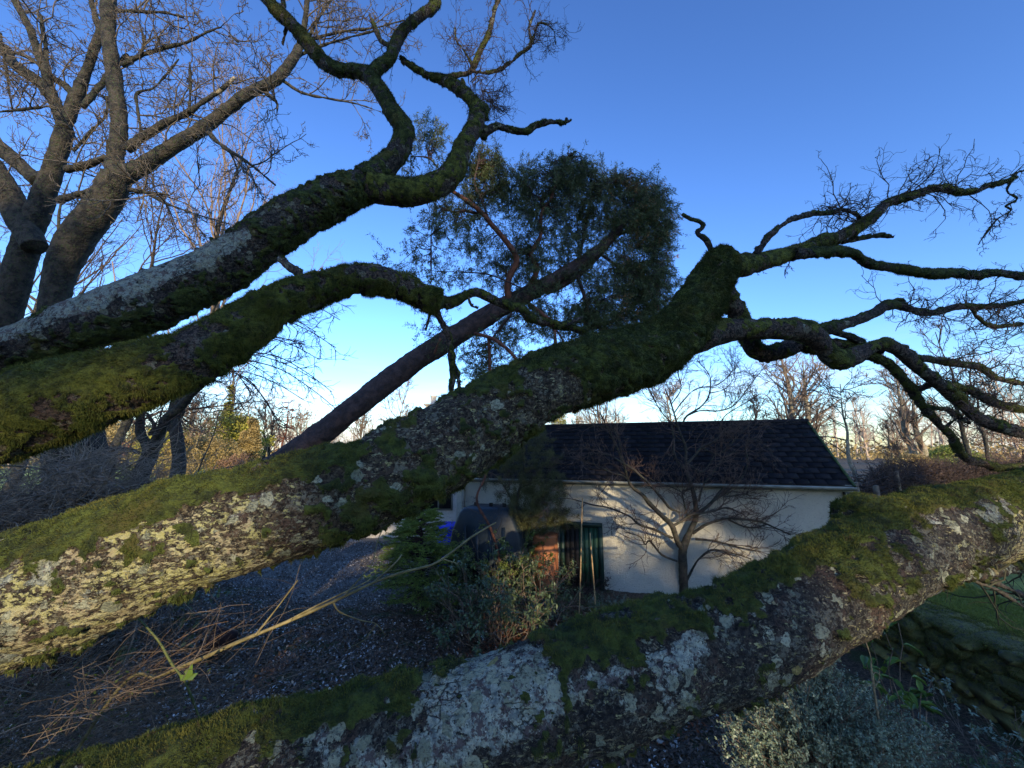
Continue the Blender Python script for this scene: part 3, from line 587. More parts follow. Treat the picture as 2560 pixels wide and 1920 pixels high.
# roof deck and slates
sl_ = math.hypot(HW + .12, (RID - EAV) * (HW + .12) / HW); pit = math.atan2(RID - EAV, HW)
tR = Acc(); 
for sg in (0, 1):
    e0 = -.10; z0 = EAV + (e0 / HW) * (RID - EAV)
    f_ = (lambda t: t) if sg == 0 else (lambda t: 2 * HW - t)
    q = [G(-.05, f_(e0), z0), G(GLEN + .10, f_(e0), z0), G(GLEN + .10, HW, RID), G(-.05, HW, RID)]
    q2 = [p + np.array([0, 0, -.06]) for p in q]; tR.add(q + q2, [np.array([[0,1,2,3],[7,6,5,4],[0,4,5,1],[1,5,6,2],[3,2,6,7],[0,3,7,4]])])
roof = tR.build('roof', M_DARK, tG)
TW, TL = .27, .145; rows = 13; ncol = int((GLEN + .1) / TW)
base = []
for k in range(4):
    a = Acc(); gk = np.random.default_rng(k); h = .011 + .004 * gk.random()
    x0, x1 = -TW / 2 + .004, TW / 2 - .004; e = gk.uniform(-.006, .006, 4)
    vv = [[x0, 0 + e[0], .020], [x1, 0 + e[1], .020 + e[2] * .5], [x1, .21, .004], [x0, .21, .004], [x0, 0 + e[0], .020 - h], [x1, 0 + e[1], .020 - h], [x1, .21, -.004], [x0, .21, -.004]]
    a.add(vv, [np.array([[0,1,2,3],[7,6,5,4],[0,4,5,1],[1,5,6,2],[2,6,7,3],[3,7,4,0]])]); base.append(a.build('slate', M_SLATE, data_only=True))
cnt = 0; rest = Acc(); gT = np.random.default_rng(5); tiles = []
ux = np.array([*gd, 0.0]); uy = np.array([*(gn * math.cos(pit)), math.sin(pit)]); uz = np.cross(ux, uy)
from mathutils import Matrix
for r_ in range(rows):
    for cc in range(ncol + 1):
        s = (cc + (.5 if r_ % 2 else 0)) * TW + .02; dd = -.09 + r_ * (sl_ - .02) / rows
        if s > GLEN + .02: continue
        p = G(s, 0, EAV) + uy * dd + uz * gT.uniform(0, .004); tiles.append((s, p, gT.integers(4), gT.normal(0, .012)))
tiles.sort(key=lambda q: -q[0])
rl = np.array(roof.parent.location)
for i, (s, p, k, tw) in enumerate(tiles):
    if i < 300:
        o = bpy.data.objects.new('slate', base[k]); COL.objects.link(o); o.parent = tG
        m = Matrix([[ux[0], uy[0], uz[0]], [ux[1], uy[1], uz[1]], [ux[2], uy[2], uz[2]]]) @ Matrix.Rotation(tw, 3, 'Z')
        o.matrix_local = Matrix.Translation(Vector(p - rl)) @ m.to_4x4()
    else:
        co = np.empty(24, np.float32); base[k].vertices.foreach_get('co', co); co = co.reshape(-1, 3)
        rest.add(co[:, :1] * ux + co[:, 1:2] * uy + co[:, 2:] * uz + p, [np.array([[0,1,2,3],[7,6,5,4],[0,4,5,1],[1,5,6,2],[2,6,7,3],[3,7,4,0]])])
rest.build('slates', M_SLATE, tG, kind='stuff')
def along(name, s0, s1, t, z, dy, dz, mat, par): 
    return Acc().box(G((s0 + s1) / 2, t, z), (s1 - s0, dy, dz), GA).build(name, mat, par)
# half round gutter, fascia, ridge, verge, downpipe
K = 10; th = np.linspace(math.pi, 2 * math.pi, K); V = []; 
for s in np.linspace(-.06, GLEN + .10, 2):
    for rr in (.062, .054):
        for t in th: V.append(G(s, -.15 + rr * math.cos(t), EAV - .065 + rr * math.sin(t)))
V = np.array(V); F = []
for k in range(K - 1): F += [[k, k + 1, 2 * K + k + 1, 2 * K + k], [3 * K + k, 3 * K + k + 1, K + k + 1, K + k]]
F += [[0, 2 * K, 3 * K, K], [K - 1, 2 * K - 1, 4 * K - 1, 3 * K - 1]]
mk('gutter', V, [np.array(F)], M_FASCIA, tG); along('fascia', -.05, GLEN + .09, -.045, EAV - .10, .035, .13, M_FASCIA, tG)
v, f = tubes(np.array([[G(-.07, HW, RID + .012), G(GLEN / 2, HW, RID + .012), G(GLEN + .12, HW, RID + .012)]]), np.full((1, 3), .06), 8); mk('ridge', v, f, M_SLATE, tG)
MV = two('mossy_verge', (.030, .05, .018), (.07, .10, .03), 14, .9, .01, 60)
n = 40; vp = np.array([G(GLEN + .11, -.1 + (HW + .1) * t, EAV + ((-.1 + (HW + .1) * t) / HW) * (RID - EAV) + .012 + .008 * math.sin(t * 40)) for t in np.linspace(0, 1, n)]); v, f = tubes(vp[None], np.full((1, n), .026), 6); mk('verge', v, f, MV, tG)
v, f = tubes(np.array([[G(.22, -.10, EAV - .12), G(.22, -.08, EAV - .3), G(.22, -.06, EAV - .5), G(.22, -.06, .05)]]), np.full((1, 4), .04), 10); dp = mk('downpipe', v, f, M_FASCIA, tG)
v, f = tubes(np.array([[G(GLEN - .04, -.02, EAV - .12), G(GLEN - .04, -.03, 1.2), G(GLEN - .04, -.03, .1)]]), np.full((1, 3), .022), 8); mk('cable_pipe', v, f, M_DARK, tG)
# door
def sAt(u, z=1.0, t=0):
    r = ray(u, 1128); A_ = np.array([[gd[0], -r[0]], [gd[1], -r[1]]]); return np.linalg.solve(A_, -(GL + gn * t))[0]
s0, s1 = sAt(1402), sAt(1494)
zt = 3 - (1296 - 1128) / FPX * 9.6
dr = Acc(); dr.box(G(s0, -.03, zt / 2), (.09, .10, zt), GA); dr.box(G(s1, -.03, zt / 2), (.09, .10, zt), GA); dr.box(G((s0 + s1) / 2, -.03, zt + .03), (s1 - s0 + .09, .10, .09), GA)
door = Acc().box(G((s0 + s1) / 2, -.012, zt / 2), (s1 - s0, .03, zt), GA).build('door', M_DOORD, tG); dr.build('door_frame', M_DOORD, door)
npl = 7
for k in range(npl):
    wv = (s1 - s0 - .12) / npl; Acc().box(G(s0 + .06 + wv * (k + .5), -.037, zt / 2 - .01), (wv - .012, .02, zt - .06), GA).build('plank', M_DOOR if k > 2 else M_DARK, door)

# ------------------------------------------------------------------ cottage behind
CY = 14.2
tH = thing('cottage', (-1.6, CY + 3, 0), 'white cottage with chimney pots, mostly hidden behind the long sunlit trunk', 'house')
cx0, cx1 = -5.3, 1.2; ch = 2.55; cr = 4.15
a = Acc(); a.add([[cx0,CY,-.3],[cx1,CY,-.3],[cx1,CY+6,-.3],[cx0,CY+6,-.3],[cx0,CY,ch],[cx1,CY,ch],[cx1,CY+6,ch],[cx0,CY+6,ch],[cx1,CY+3,cr-.05],[cx0,CY+3,cr-.05]], [np.array([[0,1,5,4],[2,3,7,6]]), np.array([[1,2,6],[1,6,5],[5,6,8],[3,0,4],[3,4,7],[7,4,9]])]); a.build('wall', M_WALL2, tH)
a = Acc(); 
for sg in (1, -1):
    yy = CY - .2 if sg == 1 else CY + 6.2; q = [[cx0-.1,yy,ch-.1],[cx1+.1,yy,ch-.1],[cx1+.1,CY+3,cr],[cx0-.1,CY+3,cr]]; q2 = [[p[0],p[1],p[2]-.08] for p in q]; a.add(q+q2, [np.array([[0,1,2,3],[7,6,5,4],[0,4,5,1],[1,5,6,2],[3,2,6,7],[0,3,7,4]])])
rf = a.build('roof', M_SLATE, tH)
pc = PY(1100, 990, CY + 3.0)
Acc().box((pc[0], CY + 3, 4.45), (1.15, .62, 1.1)).box((pc[0], CY + 3, 5.03), (1.27, .74, .08)).build('chimney', M_WALL2, tH)
M_TERR = two('terracotta', (.10, .035, .018), (.17, .065, .032), 9, .8, .002, 50)
for dx in (-.28, .22):
    prof = [(.16, 0), (.135, .06), (.12, .30), (.15, .33), (.155, .40), (.12, .40)]
    th = np.arange(12) * math.pi / 6; V = [[pc[0] + dx + r * math.cos(t), CY + 3 + r * math.sin(t), 5.07 + z] for r, z in prof for t in th]
    F = [[i * 12 + k, i * 12 + (k + 1) % 12, (i + 1) * 12 + (k + 1) % 12, (i + 1) * 12 + k] for i in range(len(prof) - 1) for k in range(12)]; mk('chimney_pot', V, np.array(F), M_TERR if dx > 0 else M_WALL2, tH)
for wx in (-2.6, -.6): 
    f_ = Acc().box((wx, CY - .02, 1.5), (1.0, .08, 1.1)).build('window', M_FASCIA, tH)
    for q in (-.24, .24): Acc().box((wx + q, CY - .065, 1.5), (.42, .012, .98)).build('pane', M_DARK, f_)

# blue wheelie bin
M_BLUE = two('blue_plastic', (.006, .016, .55), (.010, .022, .68), 3, .4, 0)
bp = PY(1117, 1350, 10.9); bx, by = bp[0] + .05, bp[1]
tb = thing('wheelie_bin', (bx, by, 0), 'bright blue wheelie bin in front of the white cottage wall, beside the downpipe', 'bin')
a = Acc(); a.add([[bx-.22,by-.25,.06],[bx+.22,by-.25,.06],[bx+.22,by+.25,.06],[bx-.22,by+.25,.06],[bx-.28,by-.32,.98],[bx+.28,by-.32,.98],[bx+.28,by+.32,.98],[bx-.28,by+.32,.98]], [np.array([[0,3,2,1],[4,5,6,7],[0,1,5,4],[1,2,6,5],[2,3,7,6],[3,0,4,7]])]); a.build('body', M_BLUE, tb)
a = Acc(); a.add([[bx-.31,by-.36,.985],[bx+.31,by-.36,.985],[bx+.31,by+.36,1.0],[bx-.31,by+.36,1.0],[bx-.28,by-.30,1.05],[bx+.28,by-.30,1.05],[bx+.28,by+.32,1.08],[bx-.28,by+.32,1.08]], [np.array([[0,3,2,1],[4,5,6,7],[0,1,5,4],[1,2,6,5],[2,3,7,6],[3,0,4,7]])]); a.box((bx, by - .36, .95), (.62, .03, .06)); a.build('lid', M_BLUE, tb)
for sx in (-.26, .26):
    v, f = tubes(np.array([[[bx + sx - .03, by + .27, .1], [bx + sx + .03, by + .27, .1]]]), np.full((1, 2), .1), 12); mk('wheel', v, f, M_DARK, tb)

# dark blue-green oil tank
M_TANK = two('tank_plastic', (.010, .018, .024), (.018, .028, .036), 2, .5, .002, 30)
oc = G(sAt(1258) , -.75, 0)
tO = thing('oil_tank', (oc[0], oc[1], 0), 'dark blue-grey plastic oil tank with sloping ends, against the garage wall behind shrubs', 'oil tank')
a = Acc(); prof = [(-.88, .12), (-.88, .75), (-.80, 1.25), (-.62, 1.66), (-.52, 1.76), (.52, 1.76), (.62, 1.66), (.80, 1.25), (.88, .75), (.88, .12)]
for yy, k in ((-.45, .94), (-.38, 1), (.38, 1), (.45, .94)):
    for x, z in prof: a.V.append(np.array([[oc[0] + x * k * gd[0] - yy * -gn[0] , oc[1] + x * k * gd[1] + yy * gn[1], .12 + (z - .12) * (.97 if k < 1 else 1)]])); a.n += 1
np_ = len(prof); F4 = [[i * np_ + k, i * np_ + (k + 1) % np_, (i + 1) * np_ + (k + 1) % np_, (i + 1) * np_ + k] for i in range(3) for k in range(np_)]
a.F[4].append(np.array(F4)); a.F[4].append(np.array([[0, 9, 8, 1], [1, 8, 7, 2], [2, 7, 6, 3], [3, 6, 5, 4], [30, 31, 38, 39], [31, 32, 37, 38], [32, 33, 36, 37], [33, 34, 35, 36]])); a.build('body', M_TANK, tO)
for x in (-.45, -.15, .15, .45): Acc().box((oc[0] + x * gd[0] - .455 * gn[0], oc[1] + x * gd[1] - .455 * gn[1], .80), (.07, .05, 1.2), GA).build('rib', M_TANK, tO)
for x in (-.40, -.02, .3):
    v, f = tubes(np.array([[[oc[0] + x * gd[0], oc[1] + x * gd[1], 1.74], [oc[0] + x * gd[0], oc[1] + x * gd[1], 1.83]]]), np.full((1, 2), .045), 10); mk('filler_cap', v, f, M_DARK, tO)
Acc().box((oc[0], oc[1], .06), (1.7, 1.0, .12), GA).build('plinth', M_WALL2, tO)
# terracotta barrel
bc = G(sAt(1373), -.55, 0); tBar = thing('barrel', (bc[0], bc[1], 0), 'orange-brown cylindrical barrel catching sun in front of the green garage door', 'barrel')
M_BARR = two('barrel_clay', (.24, .085, .035), (.32, .12, .05), 5, .55, .002, 40)
prof = [(.24, 0), (.275, .05), (.285, .12), (.29, .5), (.285, .95), (.275, 1.12), (.29, 1.15), (.29, 1.20), (.255, 1.21), (.05, 1.22)]
th = np.arange(28) * math.pi / 14; V = [[bc[0] + r * math.cos(t), bc[1] + r * math.sin(t), z] for r, z in prof for t in th]
F = [[i * 28 + k, i * 28 + (k + 1) % 28, (i + 1) * 28 + (k + 1) % 28, (i + 1) * 28 + k] for i in range(len(prof) - 1) for k in range(28)]; mk('body', V, np.array(F), M_BARR, tBar)
for zz in (.33, .82):
    th2 = np.linspace(0, 2 * math.pi, 29); P = np.stack([bc[0] + .289 * np.cos(th2), bc[1] + .289 * np.sin(th2), np.full(29, zz)], 1); v, f = tubes(P[None], np.full((1, 29), .010), 6); mk('hoop', v, f, M_BARR, tBar)

# bamboo canes
M_CANE = two('bamboo', (.26, .17, .08), (.42, .29, .15), 20, .5, .001, 60)
def cane(p0, p1, d, label):
    b0, t0 = PD(*p0, d), PD(*p1, d); b0 = b0 + (b0 - t0) * ((b0[2] - 0) / (t0[2] - b0[2])) ; n = 24
    P = np.linspace(b0, t0, n); P[:, 0] += .006 * np.sin(np.linspace(0, 5, n)); rr = np.full(n, .010); rr[::5] = .012
    o = thing('bamboo_cane', b0, label, 'cane', 'bamboo canes standing in the leaf bed'); v, f = tubes(P[None], rr[None], 8); mk('stem', v, f, M_CANE, o)
    v, f = tubes(np.array([[t0, t0 + (t0 - b0) * .003]]), np.full((1, 2), .010), 8); mk('cut_end', v, f, M_PALE, o)
cane((1447, 1540), (1457, 1247), 6.4, 'taller bamboo cane in front of the green garage door'); cane((1489, 1532), (1476, 1333), 6.6, 'shorter bamboo cane leaning left in front of the white wall')
# clay pot lying on the litter
M_POT = two('dark_clay', (.022, .012, .011), (.055, .026, .020), 6, .5, .002, 40)
pp = GZ(545, 1640); tp = thing('plant_pot', (pp[0], pp[1], 0), 'dark brown plant pot tipped on its side among wet leaves near the long bare stem', 'plant pot')
prof = [(.02, 0), (.13, 0), (.175, .26), (.20, .27), (.20, .33), (.175, .33), (.13, .05), (.02, .05)]; th = np.arange(20) * math.pi / 10
ax = nrm(np.array([-.75, -.5, .32])); e1 = nrm(np.cross(ax, [0, 0, 1])); e2 = np.cross(e1, ax)
V = [np.array([pp[0] + .15, pp[1] + .1, .16]) + ax * z + e1 * r * math.cos(t) + e2 * r * math.sin(t) for r, z in prof for t in th]
F = [[i * 20 + k, i * 20 + (k + 1) % 20, (i + 1) * 20 + (k + 1) % 20, (i + 1) * 20 + k] for i in range(len(prof) - 1) for k in range(20)]; mk('body', V, np.array(F), M_POT, tp)

# ------------------------------------------------------------------ mossy stone wall at right
M_STONE = two('mossy_stone', (.09, .085, .03), (.19, .175, .06), 5, .9, .015, 30, (.07, .065, .05))
tw = thing('stone_wall', (5.8, 5.2, 0), 'low dry stone wall thick with moss beside the lawn at lower right', 'wall'); g3 = np.random.default_rng(33)
mossP = []; cubes = []
for k in range(5):
    a = Acc(); m = 5; u = np.linspace(-.5, .5, m); V = []
    import itertools
    faces = []; idm = {}
    for i, j, l in itertools.product(range(3), range(3), range(3)):
        if 1 in (i, j, l) or True:
            p = np.array([i - 1, j - 1, l - 1]) * .5; idm[(i, j, l)] = len(V); rr = np.linalg.norm(p); V.append(p * (1.0 if rr < .55 else .93 if rr < .75 else .84) + g3.normal(0, .06, 3))
    for ax_ in range(3):
        for sd in (0, 2):
            for i in range(2):
                for j in range(2):
                    c_ = [(i, j), (i + 1, j), (i + 1, j + 1), (i, j + 1)]
                    if sd == 0: c_ = c_[::-1]
                    faces.append([idm[tuple(np.insert(np.array(q), ax_, sd))] for q in (c_ if ax_ != 1 else c_[::-1])])
    a.add(V, np.array(faces)); cubes.append(a.build('stone', M_STONE, smooth=True, data_only=True))
def wallx(y): return 5.55 + .10 * (y - 4) + .08 * math.sin(y * 1.7)
for row in range(6):
    y = 2.6 + .2 * (row % 2)
    while y < 7.9:
        ln_ = g3.uniform(.18, .46); h = .15; 
        o = bpy.data.objects.new('stone', cubes[g3.integers(5)]); COL.objects.link(o); o.parent = tw
        wz = .02 + row * .145; o.location = (wallx(y) - 5.8 + g3.normal(0, .025), y + ln_ / 2 - 5.2, wz + .06 + .03 * math.sin(y * 2.2) * (row > 3)); o.scale = (.62 + (.08 if row == 5 else 0) + g3.normal(0, .03), ln_ * 1.04, .175 if row < 5 else .13)
        o.rotation_euler = (g3.normal(0, .10), g3.normal(0, .10), g3.normal(0, .14)); y += ln_
n = 42000; y = g3.uniform(2.6, 8, n); xx = np.array([wallx(q) for q in y]); sd = g3.random(n); 
x = xx + g3.uniform(-.36, .34, n); z = .96 + fbm(np.stack([x, y, x * 0], 1), 2.4, 3, 3) * .07 + fbm(np.stack([x, y, x * 0], 1), 9, 2, 3) * .04 - .12 * sstep(.2, .36, abs(x - xx))
side = sd < .4; x[side] = xx[side] - .36 + g3.normal(0, .02, side.sum()); z[side] = g3.uniform(.35, .93, side.sum()) 
D = nrm(rdir(n, g3) * .6 + np.array([-.3, 0, .5]) + np.where(side, 1, 0)[:, None] * np.array([-.5, 0, -.9]))
v, f = leaves(np.stack([x, y, z], 1), D, rdir(n, g3), g3.uniform(.015, .05, n), .004, four=False); mk('moss', v, f, M_MOSS, tw, False, dict(tip=np.tile([0, 0, 1.0], n)), 'stuff')
# ------------------------------------------------------------------ leaning evergreen
g4 = np.random.default_rng(44)
tE = thing('leaning_evergreen', tuple(GZ(60, 1690) * [1, 1, 0]), 'leaning reddish-barked evergreen whose big dark crown hangs against the sky in the centre', 'tree')
gp = GZ(60, 1690)
pE = np.vstack([wpt(gp[0], gp[1], -.1, .30, 60), trace([(420,1370,42,4.95),(700,1160,38,5.4),(860,1040,36,5.6),(1000,930,33,5.8),(1093,868,31,5.95),(1200,800,29,6.1),(1290,750,26,6.2),(1400,690,20,6.35),(1500,620,14,6.5),(1560,560,9,6.6)], 1)])
pE[1:, 3] *= .86; limb('trunk', pE, M_RED, tE, .03, seed=101, fine=.02)
def TE(pts, d0, d1): return trace(pts, d0, d1, S_, 860, 340)
bE = [TE([(1060,1060,22),(1055,930,21),(1110,800,20),(1060,700,18),(950,570,17),(860,470,16),(720,370,12),(600,300,8)], 6.1, 5.7), TE([(860,500,12),(780,480,10),(720,490,8),(640,470,6)], 5.9, 5.7),
      TE([(1140,1050,22),(1200,960,20),(1240,850,17),(1200,760,14),(1260,650,13),(1270,500,11),(1330,400,8),(1380,250,6),(1450,120,4)], 6.2, 6.3), TE([(1190,1085,18),(1280,1150,15),(1340,1200,13),(1355,1270,11),(1360,1350,9)], 6.2, 6.0), TE([(1345,1230,8),(1390,1280,7),(1415,1330,4)], 6.1, 6.0),
      TE([(840,1270,13),(950,1300,12),(1050,1370,11),(1120,1450,8)], 5.85, 5.5), TE([(930,1300,11),(935,1400,11),(935,1500,10),(925,1600,9)], 5.8, 5.9), TE([(930,1490,9),(965,1525,9),(1000,1530,7)], 5.8, 5.8),
      TE([(1300,1000,26),(1400,960,22),(1520,880,18),(1650,760,14),(1750,650,10),(1850,600,7)], 6.3, 6.9), TE([(960,1080,9),(920,1130,7),(860,1180,5)], 5.9, 5.8), TE([(1080,1140,9),(1000,1240,8),(930,1330,5)], 5.9, 6.1),
      TE([(620,1300,8),(580,1400,8)], 5.6, 5.6), TE([(1040,870,6),(1070,960,7)], 6.1, 6.1), TE([(600,200,6),(540,140,6),(430,130,4)], 5.6, 5.4), TE([(940,560,8),(880,400,7),(840,300,5),(860,180,3)], 5.9, 5.9), TE([(1500,860,12),(1550,600,10),(1600,400,7),(1750,280,4)], 6.5, 6.6),
      TE([(1650,760,10),(1800,850,8),(1980,800,5)], 6.6, 6.9), TE([(560,960,5),(560,800,5),(560,640,4)], 5.6, 5.6), TE([(1500,900,14),(1560,1080,10),(1580,1240,6)], 6.4, 6.5), TE([(1150,980,5),(960,900,5),(850,880,4),(600,870,3)], 6.0, 5.6)]
for i, p in enumerate(bE): limb('branch', p, M_REDB if i in (0, 2, 3, 5, 6, 7, 11, 12) else M_RED, tE, .03, seed=110 + i, fine=.008)
EL = [(1540,600,140,170,26,6.3,7.6),(1450,500,170,95,20,6.2,7.4),(1340,470,110,70,15,6.0,7.0),(1560,750,110,90,16,6.3,7.3),(1430,425,60,40,7,6.2,6.8),(1630,540,55,80,11,6.4,7.2),(1560,500,110,70,12,6.3,7.2),(1600,650,80,110,14,6.4,7.3),(1640,720,50,80,7,6.4,7.0),
      (1250,560,110,110,8,5.9,6.8),(1210,450,60,60,6,5.9,6.4),(1210,400,45,40,4,5.9,6.3),(1110,620,110,110,5,5.5,6.3),(1060,700,100,60,1.6,5.4,6.1),(1060,400,80,90,2.4,5.4,6.0),(1075,330,50,40,1.5,5.4,5.8),(1380,640,110,90,11,6.1,7.0),
      (1300,680,90,60,8,6.0,6.8),(1200,850,110,45,4,5.8,6.6),(1240,900,90,50,5,6.4,7.2),(1420,800,90,50,7,6.2,7.2),(1130,520,80,60,4,5.6,6.2),(990,650,50,40,.5,5.4,5.8),(1080,830,40,50,.8,5.5,6.0),(1480,800,70,55,10,6.3,7.0),(1310,790,80,60,7,6.0,6.8),(1590,800,50,60,7,6.5,7.1),(1225,955,60,60,4,6.6,7.4)]
tot = sum(e[4] for e in EL); CL = []
NCL = 6200
for (u, v, ru, rv, wgt, d0, d1) in EL:
    k = int(NCL * wgt / tot); t = g4.random(k) ** .5; an = g4.random(k) * 2 * np.pi; r_ = np.sqrt(g4.random(k))
    for uu, vv, dd in zip(u + ru * r_ * np.cos(an), v + rv * r_ * np.sin(an), g4.uniform(d0, d1, k)): CL.append(PD(uu, vv, dd))
CL = np.array(CL)
# each clump: a short drooping spray with thin leaves
M = len(CL); dr = nrm(rdir(M, g4) * .8 + np.array([.15, 0, -.40])); P, Rr = grow(CL, dr, g4.uniform(.14, .34, M), np.full(M, .004), 4, .25, -.07, g4)
a = Acc(); v, f = tubes(P, Rr, 3); a.add(v, f)
# fine twigs linking clumps back to the branches
BP = np.concatenate([catmull(p, 40)[:, :3] for p in bE] + [catmull(pE, 80)[45:, :3]])
sel = g4.choice(M, 900, replace=False); tgt = BP[[np.argmin(((BP - CL[s]) ** 2).sum(1)) for s in sel]]; st = CL[sel]; nl = 8; tt = np.linspace(0, 1, nl)[None, :, None]
PL = tgt[:, None, :] * (1 - tt) + st[:, None, :] * tt; PL = PL + g4.normal(0, .03, PL.shape) * np.sin(tt * np.pi) + np.array([0, 0, .12]) * np.sin(tt * np.pi) * np.linalg.norm(st - tgt, axis=1)[:, None, None]
v, f = tubes(PL, np.linspace(.009, .003, nl)[None, :] * np.ones((900, 1)), 3); a.add(v, f); a.build('twigs', M_RED, tE, True, 'stuff')
k = 44; t = g4.random((M, k)) * 3.999; i = t.astype(int); fr = (t - i)[..., None]; m = np.arange(M)[:, None]
base_ = (P[m, i] * (1 - fr) + P[m, i + 1] * fr).reshape(-1, 3); D = nrm(np.repeat(dr, k, 0) * .7 + rdir(M * k, g4) * .8 + np.array([0, 0, -.3])); base_ = base_ + g4.normal(0, .02, base_.shape)
v, f = leaves(base_, D, rdir(M * k, g4), g4.uniform(.03, .065, M * k), g4.uniform(.007, .013, M * k), four=False)
rn = np.clip(np.repeat(g4.random(M), k) * .6 + g4.random(M * k) * .45, 0, 1); br = ((CL[:, 0] > PD(1500, 650, 6.5)[0]) & (g4.random(M) < .10)); rn[np.repeat(br, k)] = .95; rn = np.where(np.repeat(~br, k), rn * .85, rn)
M_EVER = leafmat('evergreen_leaf', (.034, .052, .022), (.13, .165, .062), .45, .3, (.26, .15, .06))
mk('foliage', v, f, M_EVER, tE, False, dict(rnd=np.repeat(rn, 3)), 'stuff')

# ------------------------------------------------------------------ big bare trees at left
def T1(pts, d0, d1): return trace(pts, d0, d1, S_, 0, 0)
def tree_limbs(t, specs, mat, sp, g, seed):
    for i, p in enumerate(specs):
        limb('trunk' if i == 0 else 'branch', p, mat, t, sp, seed=seed + i, fine=.02, kmax=40)
tL = thing('bare_tree', (*(PD(190, 1240, 7.0)[:2]), 0), 'big bare tree with stout forked trunk and a pale broken branch end, left of centre', 'tree', 'tall bare trees at the left')
bs = PD(190, 1240, 7.0)
RT = [np.vstack([wpt(bs[0] - .1, bs[1], -.2, 1.0, 190), trace([(186,1240,108,7),(186,1120,92,7),(182,1020,80,7),(160,900,66,7),(135,790,48,7),(150,690,50,7),(190,600,58,7),(235,540,54,7),(275,480,50,7),(292,440,46,7)], 1)]),
      T1([(750,1140,90),(740,1000,70),(765,850,68),(760,700,62),(740,550,58),(720,400,58),(700,250,58),(695,100,60),(700,0,60),(690,-200,50),(700,-500,36)], 7, 7.6),
      T1([(760,1140,95),(900,1080,75),(1050,980,65),(1250,860,60),(1400,750,55),(1600,600,50),(1750,530,48),(1850,430,45),(1910,330,40),(1930,280,28),(1960,150,22),(1975,0,18),(1990,-200,12)], 7, 7.8),
      T1([(810,960,45),(950,860,38),(1080,780,30),(1200,730,25),(1330,640,22),(1420,580,18),(1510,500,16)], 7, 7.3), T1([(780,420,25),(900,360,20),(1050,310,16),(1200,270,14),(1350,200,10),(1430,180,7),(1530,270,4)], 7.1, 7.4),
      T1([(760,70,16),(900,75,14),(1050,80,12),(1180,110,8)], 7.3, 7.5), T1([(910,870,14),(885,700,12),(880,600,11),(980,570,10),(1050,500,9),(1150,380,6)], 7, 7.2),
      T1([(430,1090,35),(560,1060,32),(680,1010,28)], 7.2, 7), T1([(380,1290,30),(500,1250,26),(630,1215,24)], 7.2, 7), T1([(1340,850,15),(1420,930,13),(1600,1050,10),(1770,1190,5)], 7.2, 6.6),
      T1([(840,1220,18),(950,1240,14),(1080,1250,10)], 7, 6.8), T1([(960,1250,12),(1100,1320,9),(1300,1390,5)], 6.9, 6.5), T1([(1920,270,22),(2050,240,14),(2212,200,12),(2400,180,10),(2600,130,6)], 7.7, 8.2), T1([(1900,370,16),(2080,290,13),(2250,240,10),(2400,200,7)], 7.6, 8),
      T1([(1990,230,14),(2060,100,10),(2130,0,8),(2200,-100,6)], 7.7, 8), T1([(1820,520,12),(1950,600,10),(2150,640,8),(2300,670,6),(2450,720,3)], 7.5, 7.9), T1([(1700,590,12),(1780,660,9),(1780,730,6)], 7.4, 7.3),
      T1([(900,360,12),(930,260,10),(910,200,8)], 7.1, 7.1), T1([(1215,720,12),(1225,560,11),(1220,400,8)], 7.1, 7.2)]
for p in RT + []: p[:, 3] *= .92
tree_limbs(tL, RT, M_BARKG, .045, g4, 200)
pe = RT[3]; e = catmull(pe, 20)[15:]; e2 = e.copy(); e2[:, 3] = e2[:, 3] * 1.06 + .002; limb('broken_end', e2, M_PALE, tL, .03, seed=3)
tM = thing('bare_tree', (*(PD(-60, 1200, 7.6)[:2]), 0), 'bare tree forking low at the far left edge, just left of the stout one', 'tree', 'tall bare trees at the left')
bm = PD(-80, 1240, 7.6)
LT = [np.vstack([wpt(bm[0], bm[1], -.2, .6, -60), trace([(-70,1150,70,7.6),(-45,990,60,7.6),(-12,860,52,7.6),(22,745,50,7.6),(50,660,46,7.6),(72,590,42,7.6),(108,490,36,7.6),(140,400,30,7.6),(162,325,26,7.6)], 1)]),
      T1([(420,840,52),(370,700,44),(315,560,40),(290,440,36),(230,300,28),(190,180,26),(110,30,22),(20,-150,16)], 7.6, 8), T1([(280,460,24),(300,340,18),(275,200,16),(265,100,13)], 7.8, 7.9), T1([(410,840,56),(480,650,58),(560,450,42),(605,320,38),(640,200,30),(600,60,20),(560,-120,14)], 7.6, 8),
      T1([(530,690,28),(620,580,28),(700,480,26),(820,350,18)], 7.6, 7.9), T1([(475,620,26),(430,560,22),(330,490,16),(200,380,10),(60,330,7)], 7.7, 8), T1([(250,1170,42),(150,1080,42),(0,950,46),(-200,820,40)], 7.6, 8), T1([(320,620,30),(250,530,34),(100,420,32),(0,290,28),(-200,180,20)], 7.7, 8.1),
      T1([(230,1590,80),(120,1400,92),(0,1150,80),(-200,900,60)], 7.4, 7.8), T1([(470,970,14),(600,830,12),(680,740,10),(690,620,6)], 7.5, 7.4), T1([(0,720,10),(180,700,10),(350,680,8)], 7.6, 7.6), T1([(0,210,10),(20,320,10),(60,600,8),(80,700,7)], 7.6, 7.6)]
tree_limbs(tM, LT, M_BARKG, .045, g4, 230)
G1 = [dict(k=6, len=(.7, 1.5), wob=.20, up=.04, rmin=.010, rmax=.017, n=8, ang=(35, 75)), dict(k=7, ls=(.35, .65), wob=.24, rmin=.007, rmax=.011, ang=(35, 70)), dict(k=4, ls=(.35, .7), wob=.28, rmin=.0055, rmax=.008, n=5), dict(k=2, ls=(.4, .7), wob=.3, rmin=.005, rmax=.006, n=4)]
